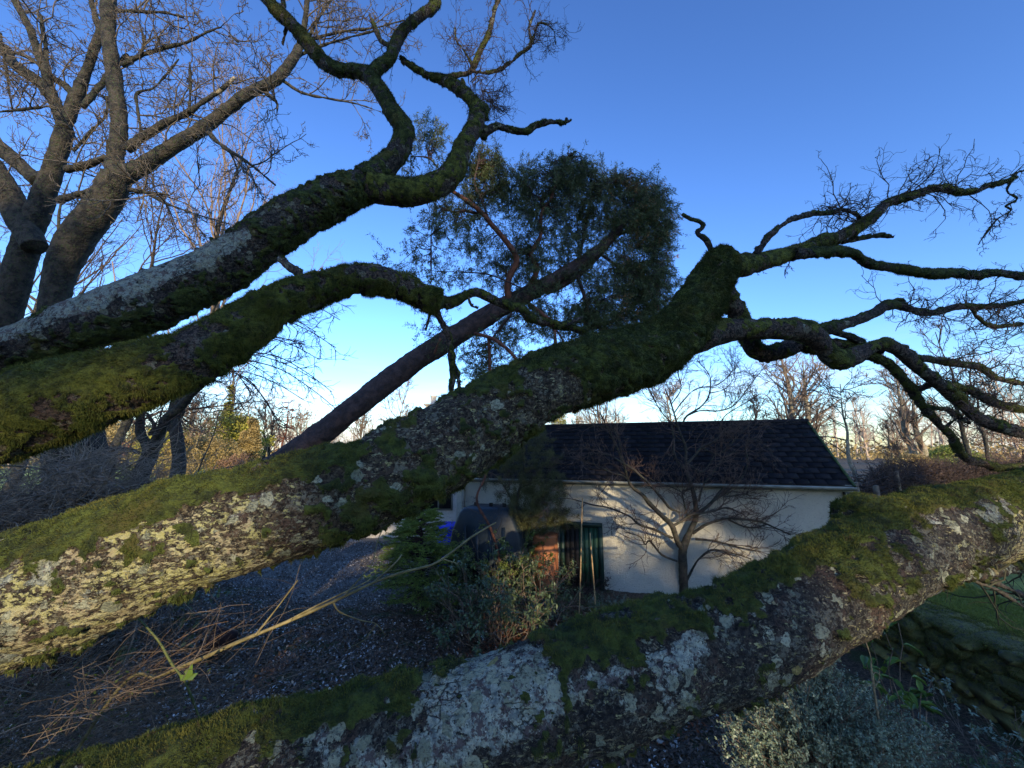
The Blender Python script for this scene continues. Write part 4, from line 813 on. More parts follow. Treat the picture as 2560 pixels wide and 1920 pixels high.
P, Rr = stack([p for i, p in enumerate(RT[1:])], 20); twigtree(P, Rr, tL, M_TWIGL, g4, G1)
P, Rr = stack(LT[1:], 20); twigtree(P, Rr, tM, M_TWIGL, g4, G1)

# drooping spray of long fine twigs behind the middle trunk
tS = thing('bare_tree', (*(PD(345, 1235, 10.5)[:2]), 0), 'smaller dark forked tree seen under the mossy trunk, with long drooping twigs', 'tree', 'bare trees behind the trunks')
def TS(pts, d0, d1): return trace(pts, d0, d1, .2441, 240, 940)
ba = PD(340, 1240, 10.5)
ST = [np.vstack([wpt(ba[0], ba[1], -.2, .40, 340), TS([(420,1190,108),(470,1000,92),(540,850,88),(580,720,90)], 10.5, 10.5)]), TS([(560,750,85),(470,620,58),(450,480,55),(480,330,50),(540,200,40),(600,0,34),(650,-250,26)], 10.5, 10.8), TS([(600,720,80),(660,580,62),(730,430,56),(850,340,48),(950,220,42),(1090,80,38),(1250,-60,32),(1450,-200,25)], 10.5, 10),
      TS([(550,600,26),(600,520,24),(560,440,22),(520,380,18)], 10.4, 10.4), TS([(900,350,22),(880,410,20)], 10.3, 10.3), TS([(450,790,20),(300,740,16),(120,750,10)], 10.4, 10)]
tree_limbs(tS, ST, M_BARKG, .05, g4, 250)
P, Rr = stack(ST[1:], 20); twigtree(P, Rr, tS, M_TWIG, g4, [dict(k=9, len=(.6, 1.5), wob=.22, up=-.02, rmin=.012, rmax=.016, n=8), dict(k=6, ls=(.35, .65), wob=.25, rmin=.008), dict(k=3, ls=(.4, .7), wob=.3, rmin=.007, n=5)])
# long drooping shoots
LD = []
for u0, v0, u1, v1 in [(560,905,700,960),(560,905,640,1010),(600,870,760,860),(620,850,800,900),(640,880,830,980),(560,930,760,1000),(660,800,840,870),(700,760,850,800),(640,900,860,1040),(600,930,700,1060),(540,950,620,1040),(690,720,830,750),(640,790,790,830),(580,890,790,950),(620,940,720,1110)]:
    A_, B_ = PD(u0 - 20, v0, 7.8), PD(u1, v1, 7.0); LD.append(np.vstack([[*A_, .012, u0], [*((A_ * .65 + B_ * .35) + [0, 0, .18]), .010, u0], [*((A_ * .3 + B_ * .7) + [0, 0, .14]), .008, u0], [*B_, .006, u0]]))
P, Rr = stack(LD, 16); a = Acc(); v, f = tubes(P, Rr, 4); a.add(v, f); a.build('drooping_shoots', M_TWIG, tL, True, 'stuff'); twigtree(P, Rr, tL, M_TWIG, g4, [dict(k=13, len=(.25, .6), wob=.2, up=-.03, rmin=.007, rmax=.008, ang=(20, 50)), dict(k=4, ls=(.4, .7), wob=.22, rmin=.0055, n=5, ang=(20, 50))])

# ------------------------------------------------------------------ generic bare tree
def bare_tree(u, vtop, d, label, group, matT, matW, g, rt=.16, nl=12, vbase=None, lean=(0, 0), k2=6, k3=4, k4=2, width=.34, ang=(25, 55), stems=1, cat='tree', tw=1.0, up=.08, leafy=None):
    q = PY(u, 1128, d); x, y = q[0], q[1]; z0 = ginv(x, y); top = PY(u, vtop, d)[2]; H = top - z0
    t = thing('bare_tree', (x, y, z0), label, cat, group); mains = []
    for s in range(stems):
        dx = (s - (stems - 1) / 2) * H * .035; h = H * (1 - .12 * s)
        pts = [[x + dx * (1 + 3 * f) + lean[0] * H * f + g.normal(0, .012) * H * (f > 0), y + lean[1] * H * f + g.normal(0, .012) * H * (f > 0), z0 - .2 + (h + .2) * f, max(rt * (1 - f) ** .8, .012), u] for f in np.linspace(0, 1, 8)]
        mains.append(np.array(pts)); limb('trunk', mains[-1], matT, t, .10, seed=int(u) + s, fine=.01, kmax=14)
    P, Rr = stack(mains, 20); px = d / (FPX * .4)
    twigtree(P, Rr, t, matW, g, [dict(k=nl, t0=.22, t1=.97, ls=(width * .7, width * 1.3), ang=ang, wob=.13, up=up, rmin=px * .5, rmax=rt * .30, n=9, rs=.5, K=4, tip=.3), dict(k=k2, ls=(.35, .65), wob=.18, up=up * .6, rmin=px * .30 * tw, rmax=px * .5, ang=(25, 55), rs=.5), dict(k=k3, ls=(.35, .7), wob=.22, rmin=px * .21 * tw, rmax=px * .3, n=5, ang=(25, 55), rs=.5), dict(k=k4, ls=(.4, .7), wob=.25, rmin=px * .16 * tw, rmax=px * .22, n=4, rs=.5)])
    return t
GB = 'bare trees behind the garage'
bare_tree(2010, 860, 17, 'tall bare tree with broad crown rising behind the garage gable', GB, M_PALE, M_PALETW, g4, .20, 24, k2=7, k3=3, width=.40, stems=2, ang=(30, 60), up=.08)
bare_tree(2125, 960, 14, 'thin bare tree with wide flat branches just right of the garage gable', GB, M_PALE, M_TWIG, g4, .08, 18, k2=6, width=.7, ang=(55, 80), up=0)
bare_tree(2290, 930, 19, 'sunlit pale double-stemmed birch standing behind the fence', GB, M_PALE, M_PALETW, g4, .20, 22, k2=7, width=.36, stems=2)
bare_tree(2235, 1060, 20, 'short pale birch left of the double-stemmed one behind the fence', GB, M_PALE, M_PALETW, g4, .09, 14, width=.4, stems=2)
bare_tree(2420, 830, 17, 'slender bare tree with straight grey trunk at the right edge, rising past the mossy branches', GB, M_BARKG, M_TWIG, g4, .11, 16, width=.30, lean=(-.05, 0))
bare_tree(2470, 860, 20, 'slimmer grey-trunked tree right of its slender neighbour at the right edge', GB, M_BARKG, M_TWIG, g4, .09, 12, width=.28)
bare_tree(1500, 935, 26, 'pinkish bare tree above the garage ridge, behind the garden tree', GB, M_PALE, M_PALETW, g4, .18, 20, width=.42)
bare_tree(1680, 985, 32, 'low pale bare tree peeping over the garage ridge, right of the pinkish one', GB, M_PALE, M_PALETW, g4, .16, 20, width=.45)
bare_tree(1900, 1000, 34, 'small distant bare tree just over the right half of the ridge', GB, M_PALE, M_TWIG, g4, .14, 16, width=.42)
bare_tree(1000, 985, 30, 'small bare tree on the skyline just left of the chimney pots', GB, M_PALE, M_PALETW, g4, .15, 18, width=.45)
bare_tree(900, 1030, 40, 'distant bare tree on the skyline where the reddish trunk leans', GB, M_PALE, M_PALETW, g4, .2, 18, width=.45)
GL2 = 'bare trees in the far left field'
bare_tree(425, 335, 15, 'gold-lit bare tree with curving limbs, seen between the two tall trees and the upper trunk', GL2, M_BARKG, M_PALETW, g4, .26, 22, k2=8, k3=4, width=.42, lean=(.08, 0), ang=(20, 50), up=.12)
bare_tree(300, 480, 20, 'bare tree partly hidden behind the stout forked trunk', GL2, M_BARKG, M_TWIG, g4, .24, 20, k2=7, width=.42, ang=(25, 55))
bare_tree(20, 420, 18, 'bare tree half out of view behind the far left tree', GL2, M_BARKG, M_TWIG, g4, .24, 20, k2=7, width=.4)
bare_tree(665, 1010, 42, 'fine-twigged bare tree between the cone evergreen and the red-trunked one', GL2, M_BARKG, M_PALETW, g4, .2, 18, width=.4, stems=2)
bare_tree(740, 1030, 44, 'thin bare tree right of the red-trunked one on the left skyline', GL2, M_BARKG, M_PALETW, g4, .16, 16, width=.4)
bare_tree(480, 1010, 30, 'bare bush-like tree left of the ivy-clad trunk', GL2, M_PALE, M_PALETW, g4, .16, 20, width=.5, stems=2)
bare_tree(707, 1000, 36, 'reddish straight-trunked larch with short side branches beyond the garden', GL2, M_REDB, M_REDB, g4, .15, 34, k2=5, k3=3, k4=1, width=.16, ang=(70, 95), up=-.02)

# clumps of foliage: evergreen and shrubs far off
def bush(u, v0, v1, d, wpx, label, cat, name, mat, g, n=5000, lf=.12, cone=False, trunk=True, group=None, dark=0):
    q = PY(u, 1128, d); x, y = q[0], q[1]; z0 = ginv(x, y); zt = PY(u, v0, d)[2]; H = zt - z0; W = wpx / FPX * d / 2
    t = thing(name, (x, y, z0), label, cat, group)
    if trunk: limb('trunk', np.array([[x, y, z0 - .1, W * .09, u], [x, y, z0 + H * .5, W * .06, u], [x, y, z0 + H * .9, W * .02, u]]), M_BARKG, t, .15, kmax=10)
    kc = 90; c = []
    for _ in range(kc):
        f = g.random() ** (.8); rr = W * ((1 - f) ** .8 if cone else math.sqrt(max(.05, 1 - (2 * f - .85) ** 2 / 1.4))) * g.random() ** .4; an = g.random() * 6.28
        c.append([x + rr * math.cos(an), y + rr * math.sin(an), z0 + .05 * H + f * H * .93, W * g.uniform(.12, .26)])
    c = np.array(c); i = g.integers(0, kc, n); P0 = c[i, :3] + rdir(n, g) * (c[i, 3] * g.random(n) ** .33)[:, None]
    v, f = leaves(P0, rdir(n, g, .2), rdir(n, g), g.uniform(.6, 1.3, n) * lf, lf * .6); rn = np.repeat(np.clip(g.random(kc)[i] * .5 + g.random(n) * .5, 0, 1), 4)
    mk('foliage', v, f, mat, t, False, dict(rnd=rn), 'stuff'); return t
M_YEW = leafmat('yellow_green_leaf', (.22, .22, .03), (.48, .44, .08), .6, .2); M_OLIVE = leafmat('olive_leaf', (.20, .15, .06), (.42, .32, .13), .7, .2); M_DKG = leafmat('dark_green_leaf', (.03, .05, .018), (.09, .13, .04), .5, .15)
M_BRN = leafmat('brown_leaf', (.12, .075, .05), (.30, .18, .11), .7, .1); M_BROOM = leafmat('broom_green', (.14, .18, .03), (.28, .33, .08), .6, .2)
GS = 'bushes beyond the field'
bush(560, 1045, 1200, 34, 210, 'yellow-green ivy-clad bushy tree beyond the field', 'tree', 'ivy_tree', M_YEW, g4, 16000, .20)
bush(558, 960, 1100, 34.2, 44, 'narrow ivy column climbing the bare trunk above the bushy evergreen', 'ivy', 'ivy_column', M_YEW, g4, 5000, .18, cone=True)
bare_tree(560, 915, 34.5, 'bare trunk wrapped low in yellow-green ivy on the left skyline', GL2, M_PALE, M_PALETW, g4, .32, 16, width=.4)
bush(624, 1050, 1200, 32, 92, 'dark conical evergreen right of the ivy-clad tree', 'tree', 'conical_evergreen', M_OLIVE, g4, 16000, .16, cone=True)
bush(510, 1100, 1200, 27, 190, 'rounded olive-brown bush below the ivy-clad tree', 'bush', 'round_bush', M_OLIVE, g4, 16000, .13, group=GS)
bush(600, 1140, 1200, 25, 110, 'dark rounded bush in front of the conical evergreen', 'bush', 'round_bush', M_BRN, g4, 6000, .10, group=GS)
bush(430, 1075, 1180, 40, 160, 'golden bush behind the small forked tree', 'bush', 'round_bush', M_YEW, g4, 14000, .2, group=GS)
bush(300, 1060, 1165, 48, 190, 'golden bush glimpsed left of the small forked tree', 'bush', 'round_bush', M_OLIVE, g4, 14000, .22, group=GS)
bush(660, 1160, 1200, 26, 70, 'bright green low bush right of the conical evergreen', 'bush', 'round_bush', M_YEW, g4, 4000, .10, group=GS)
bush(2370, 1120, 1190, 22, 130, 'yellow-green broom bush behind the fence at right', 'bush', 'broom_bush', M_BROOM, g4, 7000, .10, group='bushes on the bank at right')
bush(2270, 1140, 1190, 18, 100, 'brown-green bush at the foot of the pale birches', 'bush', 'round_bush', M_OLIVE, g4, 5000, .08, group='bushes on the bank at right')
bush(2520, 1060, 1190, 30, 200, 'pinkish-brown leafless thicket at the right edge', 'bush', 'thicket', M_BRN, g4, 9000, .10, group='bushes on the bank at right')
bush(1380, 925, 1200, 15.5, 150, 'sunlit evergreen just over the left end of the garage ridge', 'tree', 'evergreen_tree', M_YEW, g4, 9000, .07)
bush(1260, 970, 1200, 16.5, 130, 'evergreen beside the cottage, behind the long trunk', 'tree', 'evergreen_tree', M_DKG, g4, 8000, .07)

# distant house glimpsed through the trees
dh = PY(300, 1128, 70); a = Acc(); a.box((dh[0], dh[1], 1.9), (9, 6, 2.6)); tDH = thing('distant_house', (dh[0], dh[1], .6), 'far-off house with orange-pink walls glimpsed between the left tree trunks', 'house'); a.build('wall', two('pink_wall', (.42, .24, .17), (.5, .3, .22), 1, .8, 0), tDH)
a = Acc(); x, y = dh[0], dh[1]; a.add([[x-4.8,y-3.3,3.1],[x+4.8,y-3.3,3.1],[x+4.8,y,4.8],[x-4.8,y,4.8],[x+4.8,y+3.3,3.1],[x-4.8,y+3.3,3.1]], [np.array([[0,1,2,3],[3,2,4,5],[0,5,4,1]]), np.array([[0,3,5],[1,4,2]])]); a.build('roof', two('red_roof', (.16, .05, .03), (.24, .08, .05), 1, .8, 0), tDH)
for q in (-2.4, 0, 2.4): Acc().box((x + q, y - 3.02, 2.0), (1.0, .08, 1.1)).build('window', M_DARK, tDH)

# far woodland, one mass all round the horizon in view
g5 = np.random.default_rng(55); a = Acc(); aw = Acc()
n = 420; az = np.radians(g5.uniform(-58, 58, n)); dd = g5.uniform(75, 150, n); X_, Y_ = dd * np.sin(az), dd * np.cos(az); zz = gh(X_, Y_)
Hh = g5.uniform(5, 10, n) * (1 + .4 * np.sin(az * 9)); P, Rr = grow(np.stack([X_, Y_, zz - .2], 1), np.tile([0, 0, 1.0], (n, 1)), Hh, np.full(n, .16), 8, .06, .1, g5)
v, f = tubes(P, Rr, 3); aw.add(v, f); S, D, Ln, Rd = spawn(P, Rr, 10, .2, .95, (25, 60), (.3, .5), g=g5); Rd = np.full(len(Rd), .05); P2, R2 = grow(S, D, Ln, Rd, 5, .18, .08, g5); v, f = tubes(P2, R2, 3); aw.add(v, f)
S, D, Ln, Rd = spawn(P2, R2, 7, .2, 1, (25, 60), (.4, .7), g=g5); P3, R3 = grow(S, D, Ln, np.full(len(S), .03), 3, .2, .05, g5); v, f = tubes(P3, R3, 3); aw.add(v, f)
M_FARW = two('far_twigs', (.30, .23, .18), (.46, .37, .29), 1, .9, 0)
tag(aw.build('distant_woodland', M_FARW, None, True, 'stuff'), 'far-off pinkish brown bare woodland along the horizon', 'woodland')
n = 26000; az = np.radians(g5.uniform(-58, 58, n)); dd = g5.uniform(70, 150, n); hz = g5.random(n) ** 1.4 * (1.5 + 1.8 * (vnoise(np.stack([np.degrees(az) * .35, dd * .03, dd * 0], 1), 9)))
C = np.stack([dd * np.sin(az), dd * np.cos(az), gh(dd * np.sin(az), dd * np.cos(az)) + hz], 1); v, f = leaves(C, rdir(n, g5), rdir(n, g5), .6, .35)
tag(mk('distant_hedge', v, f, M_OLIVE, None, False, dict(rnd=np.repeat(g5.random(n), 4)), 'stuff'), 'low olive-brown scrub and hedges at the foot of the far woodland', 'hedge')

# fence and bramble hedge at right
tF = thing('wire_fence', (10, 11.5, 1.2), 'old wooden post and wire fence along the bank beyond the garage', 'fence'); M_POST = two('weathered_post', (.07, .055, .04), (.16, .13, .09), 8, .9, .006, 40)
tops = []
for u, vt, vb, d in [(2136, 1206, 1262, 9.6), (2186, 1214, 1262, 9.2), (2180, 1168, 1215, 13.5), (2240, 1178, 1240, 12.0), (2314, 1160, 1195, 14.5), (2392, 1162, 1190, 16), (2405, 1163, 1190, 17), (2430, 1166, 1192, 18), (2480, 1172, 1200, 17)]:
    p = PY(u, vt, d); zb = ginv(p[0], p[1]) - .1; tops.append(p); ph = Acc(); th = g5.normal(0, .03)
    ph.add([[p[0] - .045, p[1] - .045, zb], [p[0] + .045, p[1] - .045, zb], [p[0] + .045, p[1] + .045, zb], [p[0] - .045, p[1] + .045, zb]] + [[p[0] + sx * .04 + th, p[1] + sy * .04, p[2] + .01 * sx] for sx, sy in ((-1, -1), (1, -1), (1, 1), (-1, 1))], [np.array([[0,3,2,1],[4,5,6,7],[0,1,5,4],[1,2,6,5],[2,3,7,6],[3,0,4,7]])]); ph.build('post', M_POST, tF)
pts = sorted([tuple(t) for t in tops], key=lambda q: q[1]); pts = np.array(pts)
for dz in (-.08, -.45): 
    P = pts + [0, 0, dz]; v, f = tubes(P[None], np.full((1, len(P)), .006), 3); mk('wire', v, f, M_DARK, tF)
def tangle(name, label, cat, boxf, n, ln, rad, mat, g, wob=.3, nseg=7, up=0, dirf=None, k=4, kk=None, mat2=None):
    C = boxf(n, g); D = rdir(n, g) if dirf is None else dirf(n, g); P, Rr = grow(C, D, g.uniform(*ln, n), np.full(n, rad), nseg, wob, up, g); a = Acc(); v, f = tubes(P, Rr, 3); a.add(v, f)
    S, D, Ln, Rd = spawn(P, Rr, k, .1, 1, (30, 70), (.3, .6), g=g); P2, R2 = grow(S, D, Ln, np.full(len(S), rad * .6), 4, wob, up, g); v, f = tubes(P2, R2, 3); a.add(v, f)
    t = thing(name, C.mean(0) * [1, 1, 0], label, cat); a.build('stems', mat, t, True, 'stuff'); return t, C
def hb(n, g):
    s = g.random(n); u = 2110 + 470 * s; d = 11.5 + 3.5 * s + g.uniform(-.5, .8, n); p = np.array([PY(uu, 1128, q) for uu, q in zip(u, d)]); p[:, 2] = gh(p[:, 0], p[:, 1]) + g.random(n) * .75; return p
M_BRAM = two('bramble_stem', (.035, .025, .022), (.085, .058, .048), 8, .8, 0)
tHd, C = tangle('bramble_hedge', 'dark purple-brown bramble hedge along the fence on the right bank', 'hedge', hb, 2600, (.3, .8), .009, M_BRAM, g5, .3, 6, .05)
n = 9000; i = g5.integers(0, len(C), n); v, f = leaves(C[i] + g5.normal(0, .15, (n, 3)), rdir(n, g5), rdir(n, g5), g5.uniform(.04, .08, n), .04); mk('leaves', v, f, leafmat('bramble_leaf', (.03, .02, .015), (.085, .05, .032), .6, .1), tHd, False, dict(rnd=np.repeat(g5.random(n), 4)), 'stuff')
# ------------------------------------------------------------------ garden tree in front of the garage
g6 = np.random.default_rng(66)
def TG(pts, d0, d1): return trace(pts, d0, d1, .3978, 1400, 840)
M_MAPLE = two('garden_tree_bark', (.018, .016, .014), (.055, .046, .037), 14, .85, .006, 60, (.055, .065, .035))
M_MTWIG = two('garden_tree_twig', (.055, .036, .030), (.13, .085, .062), 8, .8, 0)
q = PD(1712, 1495, 8.0); tT = thing('garden_tree', (q[0], q[1], 0), 'small bare garden tree with many spreading wavy branches against the white garage wall', 'tree')
GTB = [np.vstack([wpt(q[0], q[1], -.1, .36*.42, 1712), TG([(778,1590,37),(772,1450,34),(772,1350,36),(790,1290,32),(825,1210,25),(855,1130,22),(842,1000,18),(812,900,15),(790,800,13),(790,700,10),(745,580,8),(700,430,6),(660,330,4)], 8.0, 8.0)]),
 TG([(775,1350,24),(738,1290,22),(702,1190,21),(640,1130,19),(560,1050,17),(520,1000,14),(440,930,12),(395,790,9),(330,640,7),(250,480,4)], 8, 7.6), TG([(700,1200,12),(760,1165,12),(820,1125,12),(870,1115,10)], 7.95, 7.9),
 TG([(755,1110,8),(690,1080,10),(640,1020,10),(580,950,10),(520,890,9),(450,830,8),(380,790,7),(320,755,6),(230,735,4),(120,780,2)], 7.9, 7.2), TG([(770,830,12),(840,760,10),(890,700,9),(970,660,8),(1040,590,5),(1090,540,3)], 8, 8),
 TG([(765,560,7),(800,500,7),(890,440,6),(940,360,5),(940,250,4),(870,160,3)], 8, 8.2), TG([(800,500,6),(880,470,5),(1000,470,5),(1100,430,4),(1200,300,3),(1290,190,2)], 8, 8.1), TG([(1000,580,4),(1040,500,4),(1150,430,4),(1230,380,2)], 8, 8.1),
 TG([(865,1120,15),(950,1050,14),(1020,970,13),(1100,925,11),(1150,880,9),(1180,790,7),(1165,700,6),(1210,645,4),(1300,700,3),(1360,780,2)], 8, 7.7), TG([(960,1040,10),(1040,985,9),(1090,940,8)], 7.9, 7.9),
 TG([(835,1240,14),(920,1185,12),(1030,1150,11),(1130,1150,10),(1250,1165,9),(1340,1200,7),(1450,1250,5)], 8, 7.4), TG([(1060,1155,8),(1150,1195,7),(1220,1205,6),(1300,1185,5)], 7.8, 7.7), TG([(850,1275,9),(980,1290,8),(1130,1330,6),(1260,1355,4)], 8, 7.6),
 TG([(795,1540,11),(840,1450,10),(880,1395,9),(960,1345,9),(1080,1365,7),(1200,1400,4)], 8, 7.6), TG([(735,1415,9),(640,1375,8),(565,1290,7),(535,1310,6),(500,1260,5),(400,1230,3)], 8, 7.7), TG([(705,1270,10),(600,1220,10),(500,1185,9),(430,1130,8),(300,1078,7),(200,1060,6),(50,1020,4),(-60,1030,2)], 8, 7.2),
 TG([(800,1130,8),(780,1050,7),(770,980,7),(820,960,5)], 7.95, 7.9), TG([(800,800,6),(900,850,5),(1000,700,4),(1060,640,3)], 7.9, 7.8), TG([(700,560,6),(715,640,7),(720,750,8),(765,820,8)], 8, 8), TG([(1030,1010,6),(1130,1000,6),(1180,990,4)], 7.8, 7.7),
 TG([(440,930,7),(400,880,6),(330,860,5),(200,800,4),(60,760,3)], 7.7, 7.4), TG([(380,790,5),(380,700,5),(340,600,4),(240,560,3),(130,560,2)], 7.5, 7.5), TG([(780,990,5),(700,950,5),(640,940,4),(560,890,3)], 7.9, 7.8),
 TG([(870,1040,9),(900,940,8),(960,860,7),(1040,760,5),(1120,720,3)], 7.9, 7.9), TG([(720,480,6),(780,400,5),(860,330,4),(1000,300,3),(1120,180,2)], 8, 8.2), TG([(745,580,6),(640,480,5),(560,330,4),(540,240,3)], 8, 7.9), TG([(700,430,5),(760,330,4),(740,200,3),(820,120,2)], 8, 8), TG([(940,360,4),(1040,330,3),(1100,240,2),(1060,160,2)], 8, 8.1), TG([(890,700,7),(1000,740,6),(1130,620,5),(1200,560,3),(1330,560,2)], 8, 8), TG([(860,1120,10),(960,1100,9),(1050,1080,7),(1130,1110,5)], 7.9, 7.7)]
for p in GTB: p[:, 3] *= .8
for i, p in enumerate(GTB): limb('trunk' if i == 0 else 'branch', p, M_MAPLE, tT, .02, seed=300 + i, fine=.006, kmax=30)
P, Rr = stack(GTB[1:], 26); P0, R0 = stack([GTB[0][8:]], 26); P = np.concatenate([P, P0]); Rr = np.concatenate([Rr, R0])
twigtree(P, Rr, tT, M_MTWIG, g6, [dict(k=12, t0=.25, len=(.35, .85), wob=.17, up=.02, rmin=.0055, rmax=.008, n=9, ang=(25, 55)), dict(k=6, ls=(.35, .65), wob=.2, rmin=.0042, ang=(20, 50), n=6), dict(k=3, ls=(.4, .7), wob=.22, rmin=.0032, ang=(20, 50), n=4)])

# ------------------------------------------------------------------ dwarf fir, feathery conifer, shrubs
def put(u, v, z=0.0): q = GZ(u, v, z); return q[0], q[1]
M_FIR = leafmat('fir_needle', (.075, .12, .022), (.26, .36, .07), .5, .2)
fx, fy = put(1045, 1512); tf = thing('dwarf_fir', (fx, fy, 0), 'dense dark green dwarf fir with layered flat boughs beside the gravel drive', 'tree')
FH = 1.85; P_ = np.array([[fx, fy, 0, .05, 0], [fx + .02, fy, 1, .03, 0], [fx, fy, FH, .01, 0]]); limb('trunk', P_, M_RED, tf, .05)
B_, D_, L_ = [], [], []
for k in range(300):
    z = .16 + (FH - .2) * g6.random() ** .9; an = g6.random() * 6.283; ln_ = (1.0 - .74 * (z / FH) ** 1.6) * 1.12 * g6.uniform(.7, 1.08)
    if z < .5: ln_ *= .75 + .3 * z
    B_.append([fx, fy, z]); D_.append([math.cos(an), math.sin(an), g6.uniform(-.12, .12)]); L_.append(ln_)
B_, D_, L_ = map(np.array, (B_, D_, L_)); P, Rr = grow(B_, D_, L_, np.full(300, .009), 7, .06, .0, g6); v, f = tubes(P, Rr, 4); a = Acc().add(v, f)
S, D, Ln, Rd = spawn(P, Rr, 12, .3, 1, (30, 60), (.22, .42), g=g6); D[:, 2] *= .25; P2, R2 = grow(S, D, Ln, np.full(len(S), .004), 4, .08, 0, g6); v, f = tubes(P2, R2, 3); a.add(v, f); a.build('boughs', M_RED, tf, True, 'stuff')
allP = np.concatenate([P2, ]); M = len(allP); k = 40; t = g6.random((M, k)) * 3.999; i = t.astype(int); fr = (t - i)[..., None]; m = np.arange(M)[:, None]; base_ = (allP[m, i] * (1 - fr) + allP[m, i + 1] * fr).reshape(-1, 3)
tn = np.repeat(nrm(allP[:, -1] - allP[:, 0]), k, 0); D = nrm(tn * .5 + rdir(M * k, g6) * np.array([1, 1, .45]) + [0, 0, .12]); v, f = leaves(base_, D, rdir(M * k, g6), g6.uniform(.026, .046, M * k), .008, four=False)
mk('needles', v, f, M_FIR, tf, False, dict(rnd=np.repeat(np.clip(np.repeat(g6.random(M), k) * .5 + g6.random(M * k) * .4, 0, 1), 3)), 'stuff')
sx, sy = put(985, 1478); tst = thing('tree_stump', (sx, sy, 0), 'mossy cut stump under the left side of the dwarf fir', 'stump'); limb('stump', np.array([[sx, sy, -.1, .19, 0], [sx, sy, .15, .16, 0], [sx, sy, .38, .15, 0]]), M_C, tst, .02, (lambda U, c: c * 0 + .5, lambda U, c: c * 0, lambda U, c: c * 0), seed=9)

M_FEA = leafmat('feathery_leaf', (.04, .045, .018), (.13, .13, .045), .6, .2)
cx, cy = GL[0] + gd[0] * sAt(1300) - gn[0] * 1.0, GL[1] + gd[1] * sAt(1300) - gn[1] * 1.0
tq = thing('feathery_conifer', (cx, cy, 0), 'loose grey-green feathery conifer overhanging the left half of the garage roof', 'tree')
def PF(u, v, y=cy): return PY(u, v, y)
st = [np.array([[cx, cy, -.1, .05, 0], [*PF(1300, 1400), .045, 0], [*PF(1290, 1270), .035, 0], [*PF(1310, 1170), .028, 0], [*PF(1300, 1080), .015, 0]]), np.array([[cx, cy, .2, .035, 0], [*PF(1230, 1330, cy - .3), .03, 0], [*PF(1192, 1250, cy - .4), .025, 0], [*PF(1215, 1180, cy - .4), .02, 0], [*PF(1190, 1110, cy - .3), .01, 0]]), np.array([[*PF(1300, 1220), .02, 0], [*PF(1360, 1190), .015, 0], [*PF(1410, 1130), .01, 0]]), np.array([[*PF(1290, 1270), .02, 0], [*PF(1240, 1190), .016, 0], [*PF(1170, 1170), .01, 0]]), np.array([[*PF(1295, 1290), .016, 0], [*PF(1370, 1275), .012, 0], [*PF(1420, 1290), .007, 0]])]
for i, p in enumerate(st): limb('trunk' if i == 0 else 'branch', p, M_REDB if i == 1 else M_BARK, tq, .03, seed=400 + i, fine=.004)
P, Rr = stack(st[1:], 20); twigtree(P, Rr, tq, M_TWIG, g6, [dict(k=10, len=(.3, .7), wob=.25, rmin=.005, rmax=.008), dict(k=6, ls=(.4, .7), wob=.28, rmin=.0035), dict(k=3, ls=(.4, .7), wob=.3, rmin=.003)])
C = []
for (u, v, ru, rv, n) in [(1320,1150,75,60,90),(1300,1090,60,40,30),(1370,1215,55,45,60),(1320,1260,45,45,80),(1345,1305,50,25,40),(1400,1290,35,25,24),(1260,1200,50,50,24),(1230,1130,50,40,12)]:
    an = g6.random(n) * 6.28; r_ = np.sqrt(g6.random(n)); C += [PF(a1, b1, y1) for a1, b1, y1 in zip(u + ru * r_ * np.cos(an), v + rv * r_ * np.sin(an), cy + g6.uniform(-.35, .35, n))]
C = np.array(C); M = len(C); k = 170; d0 = nrm(rdir(M, g6) + np.array([0, 0, -.3])); base_ = np.repeat(C, k, 0) + np.repeat(d0, k, 0) * g6.random((M * k, 1)) * .22 + g6.normal(0, .03, (M * k, 3))
v, f = leaves(base_, nrm(np.repeat(d0, k, 0) * .8 + rdir(M * k, g6) * .7), rdir(M * k, g6), g6.uniform(.03, .06, M * k), .0075, four=False); mk('foliage', v, f, M_FEA, tq, False, dict(rnd=np.repeat(np.repeat(g6.random(M), k) * .6 + g6.random(M * k) * .3, 3)), 'stuff')

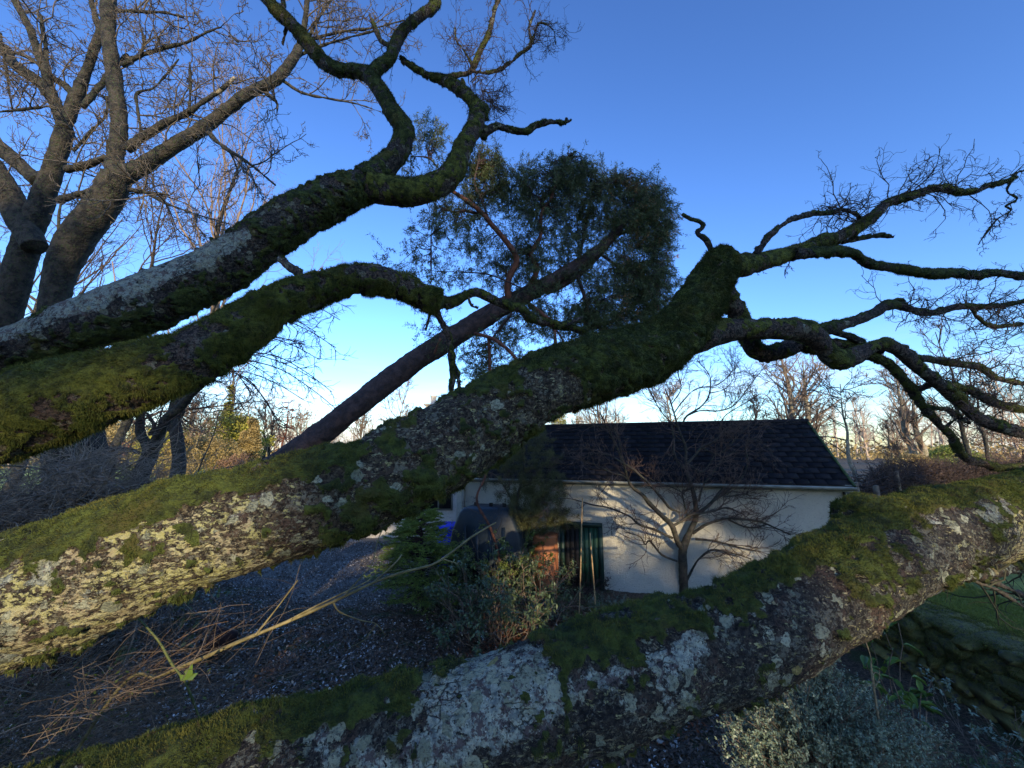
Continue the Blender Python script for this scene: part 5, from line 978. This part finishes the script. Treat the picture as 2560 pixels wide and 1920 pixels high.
M_STEM = two('shrub_stem', (.085, .062, .045), (.20, .15, .11), 14, .8, 0)
def shrub(name, label, cat, cxy, W, H, ns, nleaf, lf, mstem, mleaf, g, wob=.22, lw=.45, rad=.008, flat=.3, dz=0, k=5, cluster=5, lean=(0, 0), gen2=(.3, .6)):
    x, y = cxy; t = thing(name, (x, y, ginv(x, y) + dz), label, cat); an = g.random(ns) * 6.283; rr = W * .35 * np.sqrt(g.random(ns)); S = np.stack([x + rr * np.cos(an), y + rr * np.sin(an), np.full(ns, ginv(x, y) + dz)], 1)
    D = np.stack([np.cos(an) * .55 * W / H + lean[0], np.sin(an) * .55 * W / H + lean[1], np.ones(ns)], 1) + g.normal(0, .12, (ns, 3)); P, Rr = grow(S, D, H * g.uniform(.6, 1.08, ns), np.full(ns, rad), 9, wob, .02, g); a = Acc(); v, f = tubes(P, Rr, 4); a.add(v, f)
    S, D, Ln, Rd = spawn(P, Rr, k, .3, 1, (25, 60), gen2, g=g); P2, R2 = grow(S, D, Ln, np.full(len(S), rad * .55), 5, wob, .06, g); v, f = tubes(P2, R2, 3); a.add(v, f); a.build('stems', mstem, t, True, 'stuff')
    if nleaf:
        nb = max(nleaf // cluster, 1); i = g.integers(0, len(P2), nb); j = g.integers(2, 6, nb); b0 = P2[i, j]; b0 = np.repeat(b0, cluster, 0) + g.normal(0, lf * .25, (nb * cluster, 3)); D = rdir(len(b0), g); D[:, 2] = D[:, 2] * .6 - .1
        v, f = leaves(b0, D, np.tile([0, 0, 1.0], (len(b0), 1)) + g.normal(0, flat, (len(b0), 3)), g.uniform(.6, 1.25, len(b0)) * lf, lf * lw, fold=.12); mk('leaves', v, f, mleaf, t, False, dict(rnd=np.repeat(np.clip(np.repeat(g.random(nb), cluster) * .6 + g.random(len(b0)) * .45, 0, 1), 4)), 'stuff')
    return t
M_RHO = leafmat('shrub_leaf', (.04, .065, .03), (.13, .17, .075), .35, .1); M_RHY = leafmat('sunny_shrub_leaf', (.06, .09, .02), (.16, .20, .05), .45, .25)
shrub('straggly_shrub', 'straggly shrub of twisted pale stems and drooping blue-green leaves in front of the oil tank', 'shrub', put(1250, 1575), 1.9, 1.35, 64, 6500, .075, M_STEM, M_RHO, g6, .24, .42, .010, k=5, cluster=6)
shrub('sunlit_shrub', 'yellow-green small-leaved shrub catching the sun, between the oil tank and the orange barrel', 'shrub', (bc[0] - .98, bc[1] - .55), .95, 1.5, 34, 6500, .055, M_STEM, M_RHY, g6, .22, .45, .007, cluster=7)
M_DSH = leafmat('dark_purple_leaf', (.020, .014, .012), (.050, .034, .028), .6, .05)
shrub('low_dark_shrub', 'low dark brown twiggy shrub at the foot of the barrel and green door', 'shrub', put(1440, 1475), 1.3, .75, 90, 3800, .03, M_BRAM, M_DSH, g6, .25, .5, .005, cluster=8)
M_GRL = leafmat('grey_green_leaf', (.07, .085, .055), (.20, .23, .16), .38, .1)
shrub('grey_leaved_plant', 'low grey-green leafy plant behind the right-hand bamboo cane', 'shrub', put(1520, 1530), .9, .38, 50, 1500, .05, M_STEM, M_GRL, g6, .25, .5, .005, cluster=6)
shrub('leafy_plant', 'small glossy-leaved plant on the litter below the sunlit trunk at left', 'shrub', put(385, 1600), .75, .95, 16, 520, .12, M_STEM, M_RHO, g6, .2, .5, .007, cluster=6)

# lower right shrubs
c1 = PD(2075, 1900, 2.75); M_BOX = leafmat('blue_grey_leaf', (.085, .115, .075), (.24, .31, .21), .36, .1, (.40, .44, .30))
t = thing('blue_grey_shrub', (c1[0], c1[1], 0), 'dense blue-grey small-leaved shrub below the lowest trunk at lower right', 'shrub'); a = Acc()
ns = 260; top_c = []
for (u, v, ru, rv, d0, d1, n) in [(2080,1800,210,90,2.35,3.0,150),(2040,1720,90,60,2.4,2.8,40),(2060,1650,40,50,2.5,2.7,22),(1900,1800,100,60,2.3,2.6,40),(1860,1830,60,40,2.25,2.4,15),(2180,1880,160,70,2.3,2.9,70),(2010,1890,220,60,2.2,2.6,80),(2330,1880,80,50,2.5,2.9,20),(1930,1740,70,28,2.4,2.6,18)]:
    an = g6.random(n) * 6.28; r_ = np.sqrt(g6.random(n)); top_c += [PD(a1, b1, d1_) for a1, b1, d1_ in zip(u + ru * r_ * np.cos(an), v + rv * r_ * np.sin(an), g6.uniform(d0, d1, n))]
top_c = np.array(top_c); ns = len(top_c); root = np.array([c1[0], c1[1] + .2, .1]) + g6.normal(0, .12, (ns, 3)) * [1, 1, .2]; tt = np.linspace(0, 1, 10)[None, :, None]
P = root[:, None] * (1 - tt) + top_c[:, None] * tt + g6.normal(0, .018, (ns, 10, 3)) * np.sin(tt * 3.14) + (np.array([0, 0, .15]) * np.sin(tt * 3.14)); v, f = tubes(P, np.linspace(.006, .002, 10)[None] * np.ones((ns, 1)), 3); a.add(v, f)
S, D, Ln, Rd = spawn(P, np.full(P.shape[:2], .002), 7, .75, 1, (20, 60), (.1, .16), g=g6); Ln = g6.uniform(.07, .17, len(S)); D[:, 2] += .25; P2, R2 = grow(S, D, Ln, np.full(len(S), .0016), 5, .15, .08, g6); v, f = tubes(P2, R2, 3); a.add(v, f); a.build('stems', M_STEM, t, True, 'stuff')
M = len(P2); k = 18; tq_ = g6.random((M, k)) * 4.999; i = tq_.astype(int); fr = (tq_ - i)[..., None]; m = np.arange(M)[:, None]; b0 = (P2[m, i] * (1 - fr) + P2[m, i + 1] * fr).reshape(-1, 3); D = nrm(np.repeat(nrm(P2[:, -1] - P2[:, 0]), k, 0) * .6 + rdir(M * k, g6))
v, f = leaves(b0, D, np.repeat(nrm(P2[:, -1] - P2[:, 0]), k, 0) + rdir(M * k, g6) * .4, g6.uniform(.012, .021, M * k), g6.uniform(.007, .011, M * k), fold=.15); mk('leaves', v, f, M_BOX, t, False, dict(rnd=np.repeat(np.clip(np.repeat(g6.random(M), k) * .55 + g6.random(M * k) * .5, 0, 1), 4)), 'stuff')

def leafplant(name, label, root, tips, nl, lf, mat, g, lw=.4):
    t = thing(name, root, label, 'plant'); n = len(tips); tips = np.array(tips); tt = np.linspace(0, 1, 8)[None, :, None]; P = np.array(root)[None, None] * (1 - tt) + tips[:, None] * tt + np.array([0, 0, .12]) * np.sin(tt * 3.14) + g.normal(0, .01, (n, 8, 3)); v, f = tubes(P, np.linspace(.007, .003, 8)[None] * np.ones((n, 1)), 5); mk('stems', v, f, M_STEM, t, True, None, 'stuff')
    for p in P:
        for q in range(nl):
            b0 = p[-1 - g.integers(0, 3)]; d = nrm(rdir(1, g)[0] * [1, 1, .5]); l = lf * g.uniform(.7, 1.15); s = nrm(np.cross(d, [0, 0, 1.0])); up = np.cross(s, d); V = []
            for j, wv in enumerate((0.02, .32, .5, .42, .2, .0)):
                c = b0 + d * l * j / 5 + up * (-.25 * l * (j / 5) ** 2 + .03 * l); V += [c - s * wv * lf * lw + up * .02 * (wv > .1), c, c + s * wv * lf * lw + up * .02 * (wv > .1)]
            F = [[3 * j, 3 * j + 1, 3 * j + 4, 3 * j + 3] for j in range(5)] + [[3 * j + 1, 3 * j + 2, 3 * j + 5, 3 * j + 4] for j in range(5)]
            mk('leaf', np.array(V), np.array(F), mat, t, True, dict(rnd=np.full(18, g.random())))
    return t
M_LAU = leafmat('laurel_leaf', (.05, .10, .016), (.14, .22, .04), .3, .15)
leafplant('laurel_plant', 'broad-leaved green plant at right of the bare dead stem, lower right', tuple(PD(2290, 1900, 2.9) * [1, 1, 0] + [0, 0, .1]), [PD(2235, 1700, 2.8), PD(2270, 1690, 2.9), PD(2300, 1730, 2.9), PD(2190, 1720, 2.75), PD(2320, 1700, 3.0)], 7, .10, M_LAU, g6)
leafplant('laurel_plant', 'broad green leaves in the shade under the lowest trunk, left of the stone wall', tuple(PD(2240, 1800, 3.4) * [1, 1, 0] + [0, 0, .1]), [PD(2215, 1585, 3.2), PD(2180, 1610, 3.2), PD(2250, 1560, 3.3), PD(2160, 1640, 3.1)], 6, .13, M_LAU, g6)
shrub('grey_sprig_plant', 'loose grey-leaved sprigs in front of the mossy stone wall at right', 'shrub', (PD(2460, 1800, 3.3)[0], PD(2460, 1800, 3.3)[1]), .6, .95, 16, 1300, .035, M_STEM, M_BOX, g6, .16, .5, .005, cluster=7)
shrub('grass_clump', 'dark green leafy clump at the bottom right corner', 'plant', (PD(2480, 1900, 2.7)[0], PD(2480, 1900, 2.7)[1]), 1.1, .8, 40, 4200, .05, M_STEM, M_DKG, g6, .16, .3, .005, cluster=7)
def stick(name, label, cat, paths, mat, d0=None):
    p0 = paths[0][0]; t = thing(name, p0[:3], label, cat)
    for i, p in enumerate(paths): limb('stem' if i == 0 else 'side_stem', p, mat, t, .01, seed=500 + i, fine=.002, lump=.01)
    return t
M_DEAD = two('dead_stem', (.16, .12, .07), (.32, .25, .14), 25, .8, .001, 80)
M_OLST = two('long_stem', (.12, .10, .04), (.24, .20, .09), 12, .6, .001, 60)
z_ = PD(2185, 1722, 2.5); stick('withered_plant', 'short bare pale dead stem standing up beside the blue-grey shrub', 'stem', [np.array([[z_[0], z_[1], .2, .006, 0], [*z_, .006, 0], [*PD(2178, 1650, 2.5), .004, 0], [*PD(2163, 1600, 2.5), .002, 0]]), trace([(2187,1718,2,2.5),(2197,1700,1.6,2.5),(2199,1670,1,2.5)], 1), trace([(2181,1690,2,2.5),(2190,1680,1.4,2.5),(2200,1690,1,2.5)], 1)], M_DEAD)
lr = PD(270, 1760, 2.2)
stick('bare_shoot', 'long thin bare stem slanting from the lower left brush up to the dwarf fir', 'stem',
 [np.vstack([wpt(lr[0] - .5, lr[1] - .2, .3, .014, 0), trace([(270,1757,4,2.2),(400,1690,4.5,2.3),(500,1648,5,2.35),(600,1603,5,2.4),(700,1562,4.4,2.5),(790,1523,4.6,2.6),(870,1487,3.8,2.7),(940,1454,3.4,2.8),(1010,1430,3.2,2.85),(1080,1412,3,2.9),(1130,1380,2.6,3.0),(1180,1342,2.3,3.1),(1240,1306,1.6,3.2)], 1)]),
  trace([(638,1588,3,2.42),(665,1555,2.4,2.5),(700,1510,2,2.55),(745,1450,1.6,2.6)], 1), trace([(930,1458,2.4,2.8),(970,1425,2,2.85),(995,1400,1.8,2.9),(1004,1387,1.3,2.95)], 1), trace([(832,1505,2.6,2.65),(850,1530,2,2.65),(900,1550,1.7,2.7),(940,1560,1.3,2.75),(965,1590,1,2.8)], 1),
  trace([(860,1490,2,2.7),(905,1440,1.6,2.8),(930,1410,1.3,2.9),(945,1350,1.2,3),(962,1312,1,3)], 1), trace([(700,1562,2.6,2.5),(800,1510,2.2,2.6),(915,1455,1.6,2.75),(928,1440,1.2,2.8)], 1), trace([(1108,1398,2,2.95),(1128,1404,1.4,2.95),(1145,1410,1,2.95)], 1), trace([(940,1560,1,2.75),(910,1600,.8,2.8),(870,1620,.7,2.8)], 1)], M_OLST)
stick('briar', 'green thorny stem crossing over the long bare stem at lower left', 'stem', [np.vstack([trace([(345,1545,3,2.1),(395,1600,4,2.1),(430,1660,4.5,2.1),(460,1700,4.5,2.1),(480,1745,4,2.1),(500,1800,3,2.1)], 1)]), trace([(470,1712,2,2.1),(480,1690,1.6,2.1)], 1)], two('briar_green', (.05, .07, .02), (.10, .12, .04), 20, .6, 0))
for i, (u, v, lb) in enumerate([(468, 1668, 'bright green leaf on the briar where two stems cross, lower left')]):
    t = thing('bramble_leaf', PD(u, v, 2.05), lb, 'leaf'); v_, f_ = leaves(np.array([PD(466, 1700, 2.05)] * 3), np.array([[.1, 0, .5], [.5, .1, .3], [-.4, 0, .2]]), np.array([[0, -1., .3]] * 3), np.array([.075, .055, .05]), np.array([.05, .035, .03])); mk('blade', v_, f_, M_LAU, t, False, dict(rnd=np.full(12, .95)))

# brush lower left: dead stems in a tangle
def bl(n, g):
    u = g.uniform(-150, 620, n) ; v = 1640 + g.uniform(0, 330, n) + .05 * u; d = g.uniform(1.9, 3.2, n); m = (g.random(n) < .5) & (u > 350); u[m] = g.uniform(-150, 350, m.sum()); return np.array([PD(a1, b1, c1_) for a1, b1, c1_ in zip(u, v, d)])
def bdir(n, g): d = g.normal(0, .45, (n, 3)) + np.array([.75, .25, .28]); d[::4] = g.normal(0, 1, (len(d[::4]), 3)); return d
M_BR1 = two('brush_stem', (.075, .058, .042), (.19, .145, .10), 9, .75, 0); M_BR2 = two('brush_stem_orange', (.12, .075, .04), (.26, .16, .09), 9, .7, 0); M_BR3 = two('brush_stem_grey', (.11, .088, .066), (.30, .235, .17), 9, .8, 0)
tb1, _ = tangle('dead_brush', 'tangle of thin dead brown stems filling the lower left corner', 'brush', bl, 260, (.35, 1.1), .0021, M_BR1, g6, .17, 9, -.02, bdir, 4)
P, Rr = grow(bl(260, g6), bdir(260, g6), g6.uniform(.4, 1.2, 260), np.full(260, .0022), 9, .10, -.02, g6); v, f = tubes(P, Rr, 3); mk('grey_stems', v, f, M_BR3, tb1, True, None, 'stuff')
gcl = PD(300, 1745, 2.25); n = 14; P, Rr = grow(gcl + g6.normal(0, .05, (n, 3)), np.array([.85, .25, .42]) + g6.normal(0, .2, (n, 3)), g6.uniform(.2, .85, n), np.full(n, .0026), 9, .10, 0, g6); v, f = tubes(P, Rr, 4); mk('orange_stems', v, f, M_BR2, tb1, True, None, 'stuff')
n = 700; C = bl(n, g6); v, f = leaves(C, rdir(n, g6), rdir(n, g6), g6.uniform(.012, .03, n), .012); mk('buds', v, f, M_RHY, tb1, False, dict(rnd=np.repeat(g6.random(n) * .6, 4)), 'stuff')
# brushwood heap behind the trunks, left
def bh(n, g):
    u = g.uniform(-160, 400, n); top = 1165 + 105 * sstep(235, 300, u) + 105 * sstep(110, 60, u) + 14 * np.sin(u * .03); v = top + (1400 - top) * g.random(n) ** 1.15; d = g.uniform(4.6, 6.2, n); return np.array([PD(a1, b1, c1_) for a1, b1, c1_ in zip(u, v, d)])
def bhd(n, g): d = g.normal(0, .5, (n, 3)) * [1, 1, .5]; d[:, 0] += .5; d[:, 2] += .12; return d
tangle('brushwood_heap', 'big grey-brown heap of fine fallen branches above the sunlit trunk at left', 'brushwood', bh, 1700, (.5, 1.5), .0065, M_BR3, g6, .16, 9, -.02, bhd, 5)
P, Rr = grow(bh(90, g6), bhd(90, g6), g6.uniform(.8, 2.2, 90), np.full(90, .016), 9, .12, 0, g6)
th = thing('fallen_branch', P[0, 0], 'longer dark fallen branches poking out of the brushwood heap at left', 'branch'); v, f = tubes(P, Rr, 5); mk('stems', v, f, M_BR1, th, True, None, 'stuff')
# small sticks on the litter
n = 500; x = g6.uniform(-5, 3, n); y = g6.uniform(3, 8, n); D = rdir(n, g6); D[:, 2] = .05; P, Rr = grow(np.stack([x, y, gh(x, y) + .03], 1), D, g6.uniform(.15, .8, n), np.full(n, .004), 6, .2, 0, g6); P[:, :, 2] = np.clip(P[:, :, 2], .01, .12); v, f = tubes(P, Rr, 3)
tag(mk('fallen_twigs', v, f, M_TWIG, None, True, None, 'stuff'), 'thin fallen twigs scattered over the dark leaf litter', 'twigs')

# ------------------------------------------------------------------ added unseen leaf screen behind the viewpoint: shades the garden, gaps cut for chosen spots
g7 = np.random.default_rng(77)
GAPS = [(PD(60, 1450, 1.2), .62, 1), (PD(330, 1390, 1.3), .5, 1), (PD(560, 1400, 1.4), .25, .8), (PD(300, 960, 1.9), .35, .6), (PD(60, 1050, 1.75), .2, .4), ((*bc[:2], .9), .55, 1), ((*bc[:2], 1.5), .4, .6), (PY(1640, 1330, 8.7), 1.0, .55), (PY(1570, 1400, 8.8), .6, .55), (PY(1850, 1330, 8.2), .5, .4),
        (PY(1500, 1240, 9.2), .6, .6), (PY(1740, 1250, 8.7), .6, .5), (PY(1300, 1390, 7.4), .45, .9), (PY(1560, 1190, 8.9), .25, .7), (PD(1330, 1530, 6.3), .4, .7), (PD(1450, 1400, 6.4), .18, .9), (PD(1482, 1380, 6.6), .12, .9), (PD(2470, 1360, 2.0), .17, .9), (PD(2350, 1240, 2.0), .10, .7), (PD(1900, 1715, 2.3), .05, .9),
        (PD(2080, 1650, 2.5), .10, .9), (PD(2190, 1670, 2.5), .08, 1), (PD(500, 1660, 2.3), .04, .9), (GZ(760, 1515), .42, 1), (GZ(850, 1400), .2, .6), (PD(1500, 1180, 7.6), .3, .7), (PD(1240, 1290, 7.5), .35, .5), (PD(1600, 880, 2.0), .12, .5), (PD(2420, 1520, 4.8), .35, .4), (PD(1320, 1300, 7.6), .35, .7), (PD(1960, 840, 2.3), .12, .6), (PD(1940, 1250, 8), .2, .3)]  # spots meant to be sunlit; screen leaves on their sun rays are removed
HY = -40.0; nb_ = 62000; x = g7.uniform(-4, 27.5, nb_); z = g7.uniform(0, 20.5, nb_); top = 17.6 + 1.1 * np.sin(x * 1.1) + .7 * np.sin(x * 2.7 + 1) - .9 * np.abs(np.sin(x * .9)); keep = z < top; edge = np.minimum(x + 4, 27.5 - x); keep &= z < top - 5 * sstep(3, 0, edge)
x, z = x[keep], z[keep]; y = HY + g7.normal(0, .6, len(x)); C = np.stack([x, y, z], 1); kill = np.zeros(len(x), bool)
for (p, r_, pr) in GAPS:
    dv = C - np.array(p); d_ = np.linalg.norm(dv - (dv @ sdir)[:, None] * sdir, axis=1)
    if pr > .95: kill |= d_ < r_ + (.30 if r_ > .3 else .12)
    else:
        nz = vnoise(C * 1.6, int(abs(p[0]) * 7) % 50); kill |= (d_ < r_ + (.30 if r_ > .3 else .15)) & (nz < .30 + .5 * pr)
C = C[~kill]; n = len(C); v, f = leaves(C, rdir(n, g7), rdir(n, g7) * .5 + np.array([0, 1, 0]), g7.uniform(.42, .7, n), .48)
tBelt = thing('shade_screen', (0, HY, 0), 'tall leaf screen added out of view to shade the garden', 'hedge', kind='stuff'); mk('foliage', v, f, M_DKG, tBelt, False, dict(rnd=np.repeat(g7.random(n), 4)), 'stuff')
tr_ = Acc()
for xx in np.arange(-3, 27.5, 2.3):
    c = np.array([xx + g7.uniform(-.5, .5), HY - .7, 0]); P = np.array([c, c + [0, 0, 9], c + [0, 0, 17]]); v, f = tubes(P[None], np.array([[.22, .14, .04]]), 8); tr_.add(v, f)
tr_.build('trunks', M_BARK, tBelt, True, 'stuff')  # trunks of the added shading screen
